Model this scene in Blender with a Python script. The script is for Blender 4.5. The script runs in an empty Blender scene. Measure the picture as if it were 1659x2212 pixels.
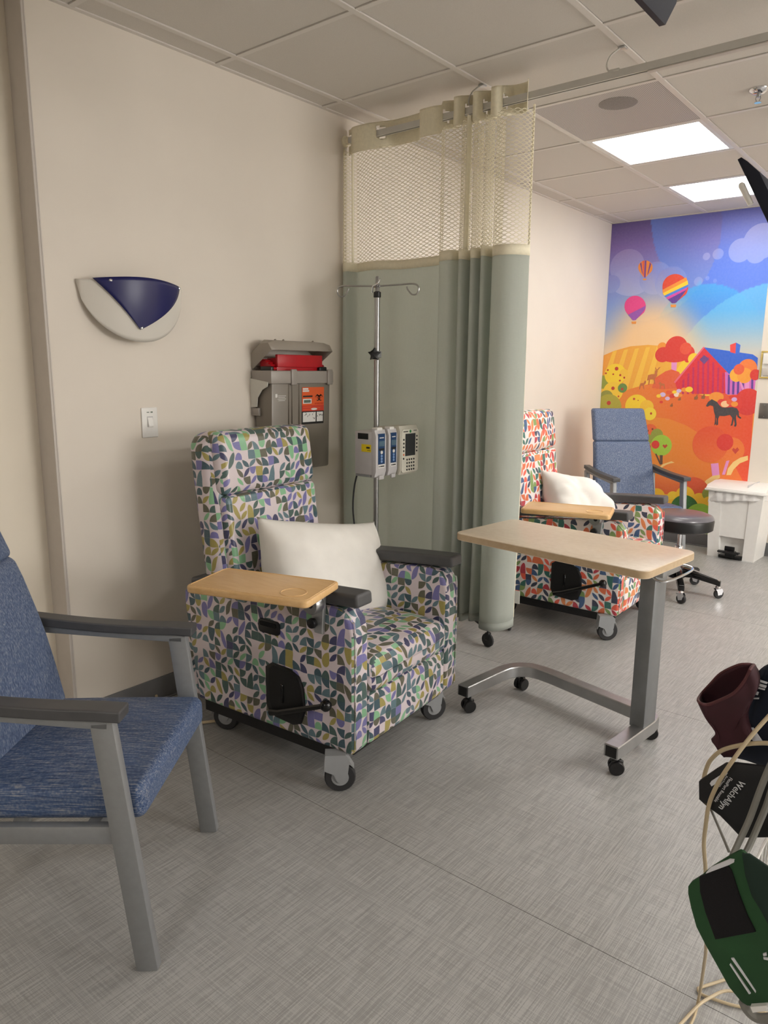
import bpy, bmesh, math, random
from mathutils import Vector, Matrix, noise
R = math.radians
PI = math.pi
random.seed(7)
scene = bpy.context.scene
C = scene.collection

# ------------------------------------------------------------------ camera
CAM = Vector((2.563, 0.0, 1.386))
cam = bpy.data.cameras.new('camera')
cam.sensor_fit = 'HORIZONTAL'; cam.sensor_width = 36.0
cam.lens = 1587.1 * 36.0 / 1659.0
cam.clip_start = 0.02; cam.clip_end = 60
camo = bpy.data.objects.new('camera', cam); C.objects.link(camo)
yaw, pitch, roll = R(38.915), R(11.022), R(0.487)
fw = Vector((-math.sin(yaw)*math.cos(pitch), math.cos(yaw)*math.cos(pitch), -math.sin(pitch)))
rt = Vector((math.cos(yaw), math.sin(yaw), 0)); up = rt.cross(fw)
r2 = math.cos(roll)*rt + math.sin(roll)*up; u2 = -math.sin(roll)*rt + math.cos(roll)*up
camo.matrix_world = Matrix(((r2.x, u2.x, -fw.x, CAM.x), (r2.y, u2.y, -fw.y, CAM.y), (r2.z, u2.z, -fw.z, CAM.z), (0, 0, 0, 1)))
scene.camera = camo

# ------------------------------------------------------------------ light
LIGHT_STRENGTH = 25.0        # ward panels outside the view
BAY_STRENGTH = 9.0          # the two dimmed panels in view
WINDOW_STRENGTH = 10.0       # daylight in the ward's window, far right
LIGHT_COLOUR = (1.0, 0.97, 0.925)
world = bpy.data.worlds.new('world'); scene.world = world; world.use_nodes = True
world.node_tree.nodes['Background'].inputs[0].default_value = (0.9, 0.85, 0.78, 1)
world.node_tree.nodes['Background'].inputs[1].default_value = 0.05
vs = scene.view_settings
vs.view_transform = 'Standard'; vs.look = 'None'; vs.gamma = 1.0; vs.use_curve_mapping = False
vs.exposure = 0.42

# ------------------------------------------------------------------ room sizes
HC = 2.569            # ceiling height
YB = 6.119            # mural wall
XR = 7.2              # far right wall (outside the frame)
YF = -3.2             # wall behind the camera
TILE = 0.6096
GX = [0.134 + TILE*k for k in range(12)]      # ceiling grid lines running along y
GY = [2.0714 + TILE*k for k in range(-11, 7)] # ceiling grid lines running along x

# ------------------------------------------------------------------ helpers
def lin(c):
    o = []
    for v in c[:3]:
        v = v/255.0
        o.append(v/12.92 if v <= 0.04045 else ((v+0.055)/1.055)**2.4)
    return (o[0], o[1], o[2], 1.0)

class MB:
    """collects vertices and faces, then links them as one mesh object"""
    def __init__(s): s.v = []; s.f = []
    def add(s, vs_, fs_, m=None):
        b = len(s.v)
        for p in vs_:
            p = Vector(p)
            s.v.append(m @ p if m is not None else p)
        for f in fs_: s.f.append(tuple(b+i for i in f))
        return s
    def from_bm(s, bm, m=None):
        bm.verts.index_update()
        s.add([v.co.copy() for v in bm.verts], [[v.index for v in f.verts] for f in bm.faces], m); bm.free(); return s
    def box(s, x0, x1, y0, y1, z0, z1, bev=0.0, seg=2, m=None):
        bm = bmesh.new(); bmesh.ops.create_cube(bm, size=1)
        for v in bm.verts: v.co = Vector(((x0+x1)/2+v.co.x*(x1-x0), (y0+y1)/2+v.co.y*(y1-y0), (z0+z1)/2+v.co.z*(z1-z0)))
        if bev > 0: bmesh.ops.bevel(bm, geom=bm.edges[:], offset=bev, segments=seg, affect='EDGES', profile=0.5)
        return s.from_bm(bm, m)
    def prism(s, poly, d0, d1, plane='xz', bev=0.0, seg=2, m=None):
        """extrude a 2d outline; plane says which axes the outline uses"""
        bm = bmesh.new()
        def P(a, b, d):
            return {'xz': (a, d, b), 'xy': (a, b, d), 'yz': (d, a, b)}[plane]
        n = len(poly)
        A = [bm.verts.new(P(a, b, d0)) for a, b in poly]; B = [bm.verts.new(P(a, b, d1)) for a, b in poly]
        bm.faces.new(A); bm.faces.new(B[::-1])
        for i in range(n): bm.faces.new((A[i], A[(i+1) % n], B[(i+1) % n], B[i]))
        bmesh.ops.recalc_face_normals(bm, faces=bm.faces[:])
        if bev > 0:
            e = [e for e in bm.edges if len(e.link_faces) == 2 and any(len(f.verts) == n for f in e.link_faces) ] if n > 4 else bm.edges[:]
            bmesh.ops.bevel(bm, geom=e, offset=bev, segments=seg, affect='EDGES', profile=0.5)
        return s.from_bm(bm, m)
    def rbox(s, size, r, n=3, mid=4, m=None, fn=None):
        """rounded box, optionally shaped by fn(vector)"""
        h = [a/2 for a in size]; rr = min(r, min(h)*0.999)
        def coords(hh):
            e = [hh-rr+rr*math.tan(PI/4*k/n) for k in range(n, -1, -1)]
            lo = [-a for a in e]; inn = [-(hh-rr)+2*(hh-rr)*k/mid for k in range(1, mid)]
            return lo+inn+e[::-1]
        cs = [coords(a) for a in h]
        idx = {}; V = []; F = []
        def vid(p):
            k = tuple(round(a, 6) for a in p)
            if k not in idx:
                idx[k] = len(V)
                q = Vector(p); inner = Vector([max(-(h[i]-rr), min(h[i]-rr, q[i])) for i in range(3)])
                d = q-inner
                if d.length > 1e-9: q = inner+d.normalized()*rr
                V.append(q)
            return idx[k]
        for ax in range(3):
            a, b = [(1, 2), (2, 0), (0, 1)][ax]
            for sg in (-1, 1):
                for i in range(len(cs[a])-1):
                    for j in range(len(cs[b])-1):
                        q = []
                        for (ii, jj) in ((i, j), (i+1, j), (i+1, j+1), (i, j+1)):
                            p = [0, 0, 0]; p[ax] = sg*h[ax]; p[a] = cs[a][ii]; p[b] = cs[b][jj]; q.append(vid(p))
                        F.append(q if sg > 0 else q[::-1])
        if fn: V = [fn(v) for v in V]
        return s.add(V, F, m)
    def tube(s, pts, r, n=8, closed=False, m=None, cap=True, sx=1.0):
        pts = [Vector(p) for p in pts]; N = len(pts); V = []; F = []
        rad = r if isinstance(r, (list, tuple)) else [r]*N
        ref = None
        for i in range(N):
            a = pts[i-1] if (i > 0 or closed) else pts[i]; b = pts[(i+1) % N] if (i < N-1 or closed) else pts[i]
            t = (b-a).normalized()
            if ref is None:
                ref = Vector((0, 0, 1)) if abs(t.z) < 0.9 else Vector((1, 0, 0))
            ref = (ref-t*ref.dot(t)).normalized(); bi = t.cross(ref)
            for k in range(n):
                an = 2*PI*k/n+PI/n
                V.append(pts[i]+ref*math.cos(an)*rad[i]+bi*math.sin(an)*rad[i]*sx)
        for i in range(N if closed else N-1):
            for k in range(n):
                F.append((i*n+k, i*n+(k+1) % n, ((i+1) % N)*n+(k+1) % n, ((i+1) % N)*n+k))
        if cap and not closed:
            F.append(tuple(range(n))[::-1]); F.append(tuple((N-1)*n+k for k in range(n)))
        return s.add(V, F, m)
    def lathe(s, prof, n=24, m=None):
        V = []; F = []; N = len(prof)
        for r, z in prof:
            for k in range(n): V.append((r*math.cos(2*PI*k/n), r*math.sin(2*PI*k/n), z))
        for i in range(N-1):
            for k in range(n): F.append((i*n+k, i*n+(k+1) % n, (i+1)*n+(k+1) % n, (i+1)*n+k))
        if prof[0][0] > 1e-6: F.append(tuple(range(n))[::-1])
        if prof[-1][0] > 1e-6: F.append(tuple((N-1)*n+k for k in range(n)))
        return s.add(V, F, m)
    def grid(s, nu, nv, fn, m=None, skip=None):
        V = [fn(i/nu, j/nv) for j in range(nv+1) for i in range(nu+1)]
        F = []
        for j in range(nv):
            for i in range(nu):
                if skip and skip(i, j): continue
                F.append((j*(nu+1)+i, j*(nu+1)+i+1, (j+1)*(nu+1)+i+1, (j+1)*(nu+1)+i))
        return s.add(V, F, m)

def rotm(axis, deg, pivot=(0, 0, 0)):
    p = Vector(pivot)
    return Matrix.Translation(p) @ Matrix.Rotation(R(deg), 4, axis) @ Matrix.Translation(-p)
def T(x, y, z): return Matrix.Translation((x, y, z))

def obj(name, mb, material, parent=None, smooth=40, uv=False, solid=0.0, colours=None):
    me = bpy.data.meshes.new(name)
    me.from_pydata([tuple(v) for v in mb.v], [], mb.f); me.update()
    if uv:
        L = me.uv_layers.new(name='UVMap'); data = L.data
        for p in me.polygons:
            n = p.normal; ax = max(range(3), key=lambda i: abs(n[i]))
            a, b = [(1, 2), (0, 2), (0, 1)][ax]
            for li in p.loop_indices:
                co = me.vertices[me.loops[li].vertex_index].co
                data[li].uv = (co[a]+0.37*ax, co[b])
    if colours:
        at = me.color_attributes.new('Col', 'FLOAT_COLOR', 'POINT')
        for i, c in enumerate(colours): at.data[i].color = c
    if smooth:
        for p in me.polygons: p.use_smooth = True
        me.set_sharp_from_angle(angle=R(smooth))
    me.materials.append(material)
    o = bpy.data.objects.new(name, me); C.objects.link(o)
    if parent is not None: o.parent = parent
    if solid:
        md = o.modifiers.new('solid', 'SOLIDIFY'); md.thickness = solid; md.offset = 0
    return o

def tag(o, label, cat, group=None):
    o['label'] = label; o['category'] = cat
    if group: o['group'] = group
    return o
def thing(name, label, cat, loc=(0, 0, 0), rz=0, group=None):
    o = bpy.data.objects.new(name, None); C.objects.link(o)
    o.empty_display_size = 0.1
    o.location = loc; o.rotation_euler = (0, 0, R(rz))
    return tag(o, label, cat, group)
def struct(name, mb, material, parent=None, **k):
    o = obj(name, mb, material, parent, **k)
    if parent is None: o['kind'] = 'structure'
    return o
def copy_tree(o, parent=None):
    c = o.copy(); C.objects.link(c)
    if parent is not None: c.parent = parent
    for ch in list(o.children): copy_tree(ch, c)
    return c
def catmull(pts, n=8, closed=False):
    pts = [Vector(p) for p in pts]; N = len(pts); out = []
    for i in range(N if closed else N-1):
        if closed: p0, p1, p2, p3 = pts[i-1], pts[i], pts[(i+1) % N], pts[(i+2) % N]
        else: p0, p1, p2, p3 = pts[max(i-1, 0)], pts[i], pts[i+1], pts[min(i+2, N-1)]
        for k in range(n):
            t = k/n
            out.append(0.5*((2*p1)+(-p0+p2)*t+(2*p0-5*p1+4*p2-p3)*t*t+(-p0+3*p1-3*p2+p3)*t**3))
    if not closed: out.append(pts[-1])
    return out
def rrect(w, h, r, n=5, cx=0, cy=0):
    o = []
    for (sx, sy, a0) in ((1, 1, 0), (-1, 1, 90), (-1, -1, 180), (1, -1, 270)):
        for k in range(n+1):
            a = R(a0+90*k/n); o.append((cx+sx*(w/2-r)+r*math.cos(a), cy+sy*(h/2-r)+r*math.sin(a)))
    return o
def text_mb(s, size, extrude=0.0004, align='CENTER', m=None, space=1.0):
    cu = bpy.data.curves.new('t', 'FONT'); cu.body = s; cu.size = size; cu.extrude = extrude
    cu.align_x = align; cu.align_y = 'CENTER'; cu.resolution_u = 2; cu.space_character = space
    o = bpy.data.objects.new('t', cu); C.objects.link(o)
    dg = bpy.context.evaluated_depsgraph_get(); me = o.evaluated_get(dg).to_mesh()
    mb = MB().add([v.co.copy() for v in me.vertices], [list(p.vertices) for p in me.polygons], m)
    o.evaluated_get(dg).to_mesh_clear(); bpy.data.objects.remove(o); bpy.data.curves.remove(cu)
    return mb

# ------------------------------------------------------------------ materials
class NT:
    def __init__(s, name):
        s.m = bpy.data.materials.new(name); s.m.use_nodes = True; s.t = s.m.node_tree; s.n = s.t.nodes
        s.b = s.n['Principled BSDF']; s.out = s.n['Material Output']
    def new(s, t, **k):
        n = s.n.new(t)
        for a, v in k.items(): setattr(n, a, v)
        return n
    def link(s, a, b): s.t.links.new(a, b)
    def math(s, op, a, b=None, c=None):
        n = s.new('ShaderNodeMath', operation=op)
        for i, v in enumerate((a, b, c)):
            if v is None: continue
            if isinstance(v, (int, float)): n.inputs[i].default_value = v
            else: s.link(v, n.inputs[i])
        return n.outputs[0]
    def mix(s, f, a, b, blend='MIX'):
        n = s.new('ShaderNodeMix', data_type='RGBA', blend_type=blend)
        for i, v in ((0, f), (6, a), (7, b)):
            if isinstance(v, (int, float)): n.inputs[i].default_value = v
            elif isinstance(v, tuple): n.inputs[i].default_value = v
            else: s.link(v, n.inputs[i])
        return n.outputs[2]
    def fmix(s, f, a, b):
        n = s.new('ShaderNodeMix', data_type='FLOAT')
        for i, v in ((0, f), (2, a), (3, b)):
            if isinstance(v, (int, float)): n.inputs[i].default_value = v
            else: s.link(v, n.inputs[i])
        return n.outputs[0]
    def coords(s, scale=(1, 1, 1), kind='Object', rot=(0, 0, 0)):
        tc = s.new('ShaderNodeTexCoord'); mp = s.new('ShaderNodeMapping')
        mp.inputs['Scale'].default_value = scale; mp.inputs['Rotation'].default_value = rot
        s.link(tc.outputs[kind], mp.inputs[0]); return mp.outputs[0]
    def noise(s, vec, scale=5, detail=2, rough=0.5):
        n = s.new('ShaderNodeTexNoise'); n.inputs['Scale'].default_value = scale; n.inputs['Detail'].default_value = detail
        n.inputs['Roughness'].default_value = rough
        s.link(vec, n.inputs['Vector']); return n.outputs[0]
    def ramp(s, f, stops, interp='LINEAR'):
        n = s.new('ShaderNodeValToRGB'); cr = n.color_ramp; cr.interpolation = interp
        while len(cr.elements) < len(stops): cr.elements.new(0.5)
        for e, (p, c) in zip(cr.elements, stops): e.position = p; e.color = c
        s.link(f, n.inputs[0]); return n.outputs[0]
    def bump(s, h, strength=0.2, dist=0.002):
        n = s.new('ShaderNodeBump'); n.inputs['Strength'].default_value = strength; n.inputs['Distance'].default_value = dist
        s.link(h, n.inputs['Height']); s.link(n.outputs[0], s.b.inputs['Normal'])
    def base(s, c):
        if isinstance(c, tuple): s.b.inputs['Base Color'].default_value = c
        else: s.link(c, s.b.inputs['Base Color'])
        return s
    def set(s, rough=0.5, metal=0.0, spec=0.5, **k):
        s.b.inputs['Roughness'].default_value = rough; s.b.inputs['Metallic'].default_value = metal
        s.b.inputs['Specular IOR Level'].default_value = spec
        for a, v in k.items(): s.b.inputs[a].default_value = v
        return s

def plain(name, rgb, rough=0.5, metal=0.0, var=0.06, nscale=30, spec=0.5, bump=0.0, bscale=300):
    t = NT(name); c = lin(rgb)
    vec = t.coords(); f = t.noise(vec, nscale, 3)
    d = tuple(min(1, a*(1-var)) for a in c[:3])+(1,); l = tuple(min(1, a*(1+var)) for a in c[:3])+(1,)
    t.base(t.ramp(f, [(0.3, d), (0.7, l)])); t.set(rough, metal, spec)
    if bump: t.bump(t.noise(vec, bscale, 2), bump, 0.001)
    return t.m

M = {}
M['wall'] = plain('wall_paint', (228, 219, 207), 0.6, var=0.015, nscale=4, bump=0.05, bscale=500)
M['wall_warm'] = plain('wall_paint_warm', (230, 220, 203), 0.6, var=0.015, nscale=4, bump=0.05, bscale=500)
M['trim'] = plain('trim_paint', (200, 192, 184), 0.5, var=0.02)
M['baseboard'] = plain('rubber_baseboard', (112, 112, 114), 0.5, var=0.08, nscale=12)
M['tile'] = plain('ceiling_tile_fleck', (214, 208, 200), 0.9, var=0.03, nscale=260, bump=0.15, bscale=400)
M['gridbar'] = plain('painted_grid_steel', (222, 216, 209), 0.45, var=0.01)
M['white_plastic'] = plain('white_plastic', (236, 234, 230), 0.35, var=0.015)
M['white_metal'] = plain('white_enamel', (228, 226, 222), 0.35, var=0.015)
M['cream'] = plain('cream_tape', (240, 232, 206), 0.75, var=0.04, nscale=80)
M['black'] = plain('black_plastic', (16, 16, 18), 0.38, var=0.15)
M['black_gloss'] = plain('black_gloss_plastic', (10, 10, 12), 0.12, var=0.1)
M['rubber'] = plain('dark_rubber', (42, 42, 44), 0.6, var=0.1)
M['armpad'] = plain('charcoal_urethane', (74, 74, 76), 0.42, var=0.06, bump=0.1, bscale=600)
M['grey_plastic'] = plain('grey_plastic', (146, 148, 150), 0.4, var=0.03)
M['lightgrey'] = plain('light_grey_plastic', (196, 193, 194), 0.4, var=0.02)
M['silver'] = plain('silver_powder_coat', (142, 144, 146), 0.42, metal=0.35, var=0.04, nscale=60)
M['steel'] = plain('brushed_steel', (170, 170, 170), 0.3, metal=0.9, var=0.06, nscale=20)
M['chrome'] = plain('chrome', (215, 215, 218), 0.1, metal=1.0, var=0.02)
M['alu'] = plain('anodised_aluminium', (190, 192, 194), 0.32, metal=0.8, var=0.04)
M['navy_glass'] = plain('navy_glass', (24, 26, 88), 0.35, var=0.03, nscale=3)
M['opal'] = plain('opal_glass', (224, 219, 210), 0.3, var=0.01, nscale=5)
M['linen'] = plain('white_pillowcase', (236, 233, 227), 0.85, var=0.03, nscale=12, bump=0.12, bscale=900)
M['sharps'] = plain('smoky_translucent_plastic', (132, 124, 114), 0.35, var=0.04, nscale=8)
M['sharps_light'] = plain('smoky_plastic_rim', (160, 153, 146), 0.3, var=0.04, nscale=8)
M['sharps_lid'] = plain('smoky_plastic_lid', (158, 149, 138), 0.4, var=0.04, nscale=8)
M['red_plastic'] = plain('red_plastic', (186, 22, 34), 0.35, var=0.05)
M['bracket'] = plain('white_bracket', (214, 212, 204), 0.4, var=0.02)
M['label_orange'] = plain('orange_label', (226, 92, 34), 0.5, var=0.02)
M['label_red'] = plain('red_label', (206, 58, 34), 0.5, var=0.02)
M['ink'] = plain('black_ink', (22, 20, 20), 0.5, var=0.05)
M['paper'] = plain('white_paper', (226, 224, 220), 0.6, var=0.02)
M['label_green'] = plain('grey_green_ink', (96, 110, 96), 0.5)
M['yellow'] = plain('yellow_sticker', (236, 210, 24), 0.5, var=0.02)
M['pump_blue'] = plain('pump_blue_panel', (34, 66, 108), 0.35, var=0.03)
M['pump_lcd'] = plain('pump_dim_display', (88, 112, 130), 0.25, var=0.03)
M['screen_off'] = plain('dark_unlit_screen', (52, 54, 58), 0.18, var=0.03)
M['button_blue'] = plain('pale_blue_button', (130, 160, 205), 0.4)
M['button_orange'] = plain('orange_button', (220, 120, 80), 0.4)
M['green_mark'] = plain('green_logo', (40, 130, 70), 0.4)
M['beige_pump'] = plain('beige_pump_plastic', (206, 202, 188), 0.4, var=0.02)
M['curtain_rod'] = plain('rail_white_aluminium', (206, 204, 198), 0.35, metal=0.2, var=0.02)
M['liner'] = plain('bin_liner', (230, 228, 226), 0.3, var=0.03, nscale=40)
M['stool_vinyl'] = plain('grey_stool_vinyl', (100, 98, 104), 0.28, var=0.04)
M['tv'] = plain('dark_blue_black_housing', (24, 28, 42), 0.6, var=0.06, spec=0.3)
M['maroon'] = plain('maroon_nylon', (58, 20, 30), 0.75, var=0.2, nscale=15, bump=0.2, bscale=900)
M['navy_nylon'] = plain('navy_nylon', (28, 36, 52), 0.7, var=0.15, nscale=15, bump=0.2, bscale=900)
M['black_nylon'] = plain('black_nylon', (16, 16, 20), 0.7, var=0.2, nscale=15, bump=0.2, bscale=900)
M['green_nylon'] = plain('green_nylon', (26, 70, 34), 0.7, var=0.15, nscale=15, bump=0.2, bscale=900)
M['velcro'] = plain('black_velcro', (12, 10, 14), 0.95, var=0.4, nscale=400, bump=0.5, bscale=900)
M['cable_beige'] = plain('beige_cable', (190, 172, 140), 0.45, var=0.04)
M['cable_grey'] = plain('grey_hose', (122, 120, 114), 0.45, var=0.04)
M['brass'] = plain('gold_edge', (214, 190, 110), 0.3, metal=0.4, var=0.05)
M['white_print'] = plain('white_print', (216, 216, 220), 0.6)
M['vent'] = plain('vent_white', (206, 200, 196), 0.5, var=0.02)

def wood(name, a, b, scale=(6, 60, 60), rough=0.35):
    t = NT(name); v = t.coords(scale); f = t.noise(v, 3.0, 4, 0.6)
    t.base(t.ramp(f, [(0.3, lin(a)), (0.7, lin(b))])); t.set(rough); return t.m
M['maple'] = wood('maple_tray', (222, 178, 120), (233, 194, 140), (4, 40, 40), 0.3)
M['laminate'] = wood('pale_maple_laminate', (222, 203, 178), (232, 216, 193), (14, 18, 18), 0.33)
M['laminate_edge'] = wood('laminate_edge_band', (186, 160, 126), (196, 172, 138), (14, 18, 18), 0.4)

def floor_mat():
    t = NT('linen_vinyl_floor')
    a = t.noise(t.coords((9, 520, 1)), 1.0, 3, 0.6)
    b = t.noise(t.coords((520, 9, 1)), 1.0, 3, 0.6)
    a2 = t.noise(t.coords((6, 210, 1)), 1.0, 2, 0.5)
    b2 = t.noise(t.coords((210, 6, 1)), 1.0, 2, 0.5)
    h = t.math('ADD', t.math('MULTIPLY', a, 0.50), t.math('MULTIPLY', b, 0.80))
    h = t.math('ADD', h, t.math('ADD', t.math('MULTIPLY', a2, 0.20), t.math('MULTIPLY', b2, 0.35)))
    big = t.noise(t.coords((1.5, 1.5, 1)), 1.2, 3)
    h2 = t.math('ADD', h, t.math('MULTIPLY', big, 0.10))
    t.base(t.ramp(h2, [(0.70, lin((138, 137, 135))), (1.0, lin((157, 156, 154))), (1.3, lin((174, 173, 171)))]))
    t.set(0.40, spec=0.45); t.bump(h, 0.30, 0.001)
    return t.m
M['floor'] = floor_mat()

def print_mat(name, bg, cols, cell, seed, rough=0.32):
    """upholstery print of petals, quarter discs and squares on a square repeat"""
    t = NT(name)
    uvn = t.new('ShaderNodeUVMap'); uvn.uv_map = 'UVMap'
    mp = t.new('ShaderNodeMapping'); mp.inputs['Scale'].default_value = (1/cell, 1/cell, 1)
    t.link(uvn.outputs[0], mp.inputs[0])
    nz = t.new('ShaderNodeTexNoise'); nz.inputs['Scale'].default_value = 0.55; nz.inputs['Detail'].default_value = 1
    t.link(mp.outputs[0], nz.inputs['Vector'])
    va = t.new('ShaderNodeVectorMath', operation='MULTIPLY_ADD'); va.inputs[1].default_value = (0.45, 0.45, 0); va.inputs[2].default_value = (0, 0, 0)
    t.link(nz.outputs[1], va.inputs[0])
    ad = t.new('ShaderNodeVectorMath', operation='ADD'); t.link(mp.outputs[0], ad.inputs[0]); t.link(va.outputs[0], ad.inputs[1])
    sp = t.new('ShaderNodeSeparateXYZ'); t.link(ad.outputs[0], sp.inputs[0])
    x, y = sp.outputs[0], sp.outputs[1]
    def wn(a, b, k):
        cb = t.new('ShaderNodeCombineXYZ'); t.link(a, cb.inputs[0]); t.link(b, cb.inputs[1]); cb.inputs[2].default_value = k
        n = t.new('ShaderNodeTexWhiteNoise', noise_dimensions='3D'); t.link(cb.outputs[0], n.inputs[0])
        s = t.new('ShaderNodeSeparateColor'); t.link(n.outputs[1], s.inputs[0]); return n.outputs[0], s.outputs[0], s.outputs[1], s.outputs[2]
    cx = t.math('FLOOR', x); fx = t.math('FRACT', x); cy = t.math('FLOOR', y); fy = t.math('FRACT', y)
    yh = t.math('MULTIPLY', y, 0.5); py = t.math('FLOOR', yh); fy2 = t.math('FRACT', yh)
    m0 = t.math('GREATER_THAN', wn(cx, py, seed+3.5)[0], 0.84)
    fyM = t.fmix(m0, fy, fy2); cyM = t.fmix(m0, cy, t.math('ADD', py, 300.5))
    v, r, g, b = wn(cx, cyM, seed)
    v2, r3, g3, b3 = wn(cx, cyM, seed+11.3)
    gx = t.math('ABSOLUTE', t.math('SUBTRACT', fx, t.math('GREATER_THAN', r, 0.5)))
    gy = t.math('ABSOLUTE', t.math('SUBTRACT', fyM, t.math('GREATER_THAN', g, 0.5)))
    def ln(a, bb): return t.math('SQRT', t.math('ADD', t.math('MULTIPLY', a, a), t.math('MULTIPLY', bb, bb)))
    d1 = ln(gx, gy); d2 = ln(t.math('SUBTRACT', 1.0, gx), t.math('SUBTRACT', 1.0, gy))
    leaf = t.math('MAXIMUM', d1, d2)
    sq = t.math('MULTIPLY', t.math('MAXIMUM', t.math('ABSOLUTE', t.math('SUBTRACT', gx, 0.5)), t.math('ABSOLUTE', t.math('SUBTRACT', gy, 0.5))), 1.98)
    # half-round "bud": distance from the middle of one side
    bud = t.math('MULTIPLY', ln(t.math('SUBTRACT', gx, 0.5), t.math('MULTIPLY', gy, 0.62)), 1.9)
    sel = t.fmix(t.math('GREATER_THAN', b, 0.40), leaf, d1)
    sel = t.fmix(t.math('GREATER_THAN', b, 0.78), sel, bud)
    sel = t.fmix(t.math('GREATER_THAN', b, 0.92), sel, sq)
    blank = t.math('LESS_THAN', r3, 0.05)
    sel = t.math('ADD', sel, t.math('MULTIPLY', blank, 5.0))
    mr = t.new('ShaderNodeMapRange'); mr.inputs[1].default_value = 0.96; mr.inputs[2].default_value = 1.0; mr.inputs[3].default_value = 1.0; mr.inputs[4].default_value = 0.0
    t.link(sel, mr.inputs[0])
    n = len(cols); stops = [(i/n, lin(c)) for i, c in enumerate(cols)]
    colr = t.ramp(v2, stops, 'CONSTANT')
    streak = t.noise(mp.outputs[0], 6.0, 3)
    colr = t.mix(t.math('MULTIPLY', streak, 0.35), colr, t.mix(0.35, colr, lin(bg)))
    t.base(t.mix(mr.outputs[0], lin(bg), colr)); t.set(rough, spec=0.4)
    t.bump(t.noise(t.coords((1, 1, 1)), 350, 2), 0.08, 0.001)
    return t.m
M['print_cool'] = print_mat('petal_print_cool', (214, 202, 206),
    [(48, 54, 96), (84, 116, 126), (52, 86, 80), (88, 88, 68), (160, 148, 74), (112, 110, 168), (128, 184, 140), (44, 80, 92)], 0.032, 2.0)
M['print_warm'] = print_mat('petal_print_warm', (238, 230, 228),
    [(188, 40, 62), (238, 92, 66), (228, 136, 72), (126, 158, 88), (26, 108, 98), (30, 46, 76), (44, 88, 138), (226, 110, 60)], 0.035, 5.0)

def heather(name, a, b, c, axis):
    t = NT(name)
    sc = {'x': (14, 420, 420), 'z': (380, 380, 16)}[axis]
    f = t.noise(t.coords(sc), 1.0, 3, 0.65); g = t.noise(t.coords((160, 160, 160)), 1.0, 2)
    h = t.math('ADD', t.math('MULTIPLY', f, 0.75), t.math('MULTIPLY', g, 0.25))
    t.base(t.ramp(h, [(0.34, lin(a)), (0.5, lin(b)), (0.64, lin(c))])); t.set(0.5, spec=0.4)
    t.bump(h, 0.3, 0.0012); return t.m
M['heather'] = heather('blue_heather_seat', (44, 60, 92), (70, 92, 130), (150, 152, 158), 'x')
M['heather_back'] = heather('blue_heather_back', (58, 72, 102), (86, 102, 134), (138, 146, 160), 'z')

def cloth_mat():
    t = NT('curtain_cloth')
    a = t.noise(t.coords((60, 60, 900)), 1.0, 2); b = t.noise(t.coords((900, 900, 30)), 1.0, 2)
    h = t.math('ADD', t.math('MULTIPLY', a, 0.5), t.math('MULTIPLY', b, 0.5))
    t.base(t.ramp(h, [(0.35, lin((204, 209, 203))), (0.65, lin((218, 223, 217)))])); t.set(0.6, spec=0.3)
    t.b.inputs['Sheen Weight'].default_value = 0.1
    tr = t.new('ShaderNodeBsdfTranslucent'); tr.inputs[0].default_value = lin((220, 224, 216))
    mx = t.new('ShaderNodeMixShader'); mx.inputs[0].default_value = 0.52
    t.link(t.b.outputs[0], mx.inputs[1]); t.link(tr.outputs[0], mx.inputs[2]); t.link(mx.outputs[0], t.out.inputs[0])
    t.bump(h, 0.1, 0.001); return t.m
M['cloth'] = cloth_mat()
def emit_mat(name, strength):
    t = NT(name); t.base((1, 1, 1, 1)); t.set(0.5)
    t.b.inputs['Emission Color'].default_value = LIGHT_COLOUR+(1,); t.b.inputs['Emission Strength'].default_value = strength
    return t.m
M['lit'] = emit_mat('lit_diffuser', LIGHT_STRENGTH)
M['lit_bay'] = emit_mat('lit_diffuser_dimmed', BAY_STRENGTH)
def day_mat():
    t = NT('daylight_pane'); t.base((0.8, 0.85, 0.9, 1)); t.set(0.1)
    t.b.inputs['Emission Color'].default_value = (1.0, 0.97, 0.92, 1); t.b.inputs['Emission Strength'].default_value = WINDOW_STRENGTH
    return t.m
M['daylight'] = day_mat()
def vcol_mat():
    t = NT('mural_print'); a = t.new('ShaderNodeAttribute'); a.attribute_name = 'Col'
    f = t.noise(t.coords(), 60, 2)
    t.base(t.mix(t.math('MULTIPLY', f, 0.06), a.outputs[0], (1, 1, 1, 1))); t.set(0.45, spec=0.4); return t.m
M['mural'] = vcol_mat()
def perforated():
    t = NT('perforated_vent'); sp = t.new('ShaderNodeSeparateXYZ'); t.link(t.coords((130, 130, 1)), sp.inputs[0])
    a = t.math('SUBTRACT', t.math('FRACT', sp.outputs[0]), 0.5); b = t.math('SUBTRACT', t.math('FRACT', sp.outputs[1]), 0.5)
    d = t.math('SQRT', t.math('ADD', t.math('MULTIPLY', a, a), t.math('MULTIPLY', b, b)))
    t.base(t.mix(t.math('LESS_THAN', d, 0.3), lin((206, 200, 196)), lin((96, 90, 88)))); t.set(0.5); return t.m
M['perforated'] = perforated()

# ================================================================== ROOM
# floor: vinyl laid in strips, joints recessed
fl = MB().box(-0.2, XR+0.1, YF-0.1, YB+0.1, -0.06, -0.003)
floor = struct('floor', fl, M['baseboard'], smooth=0)
edges = [YF-0.1, 0.135, 1.545, 2.953, 4.363, 5.773, YB+0.1]
for a, b in zip(edges[:-1], edges[1:]):
    obj('vinyl_strip', MB().box(-0.2, XR+0.1, a+0.001, b-0.001, -0.003, 0.0), M['floor'], floor, smooth=0)

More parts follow.
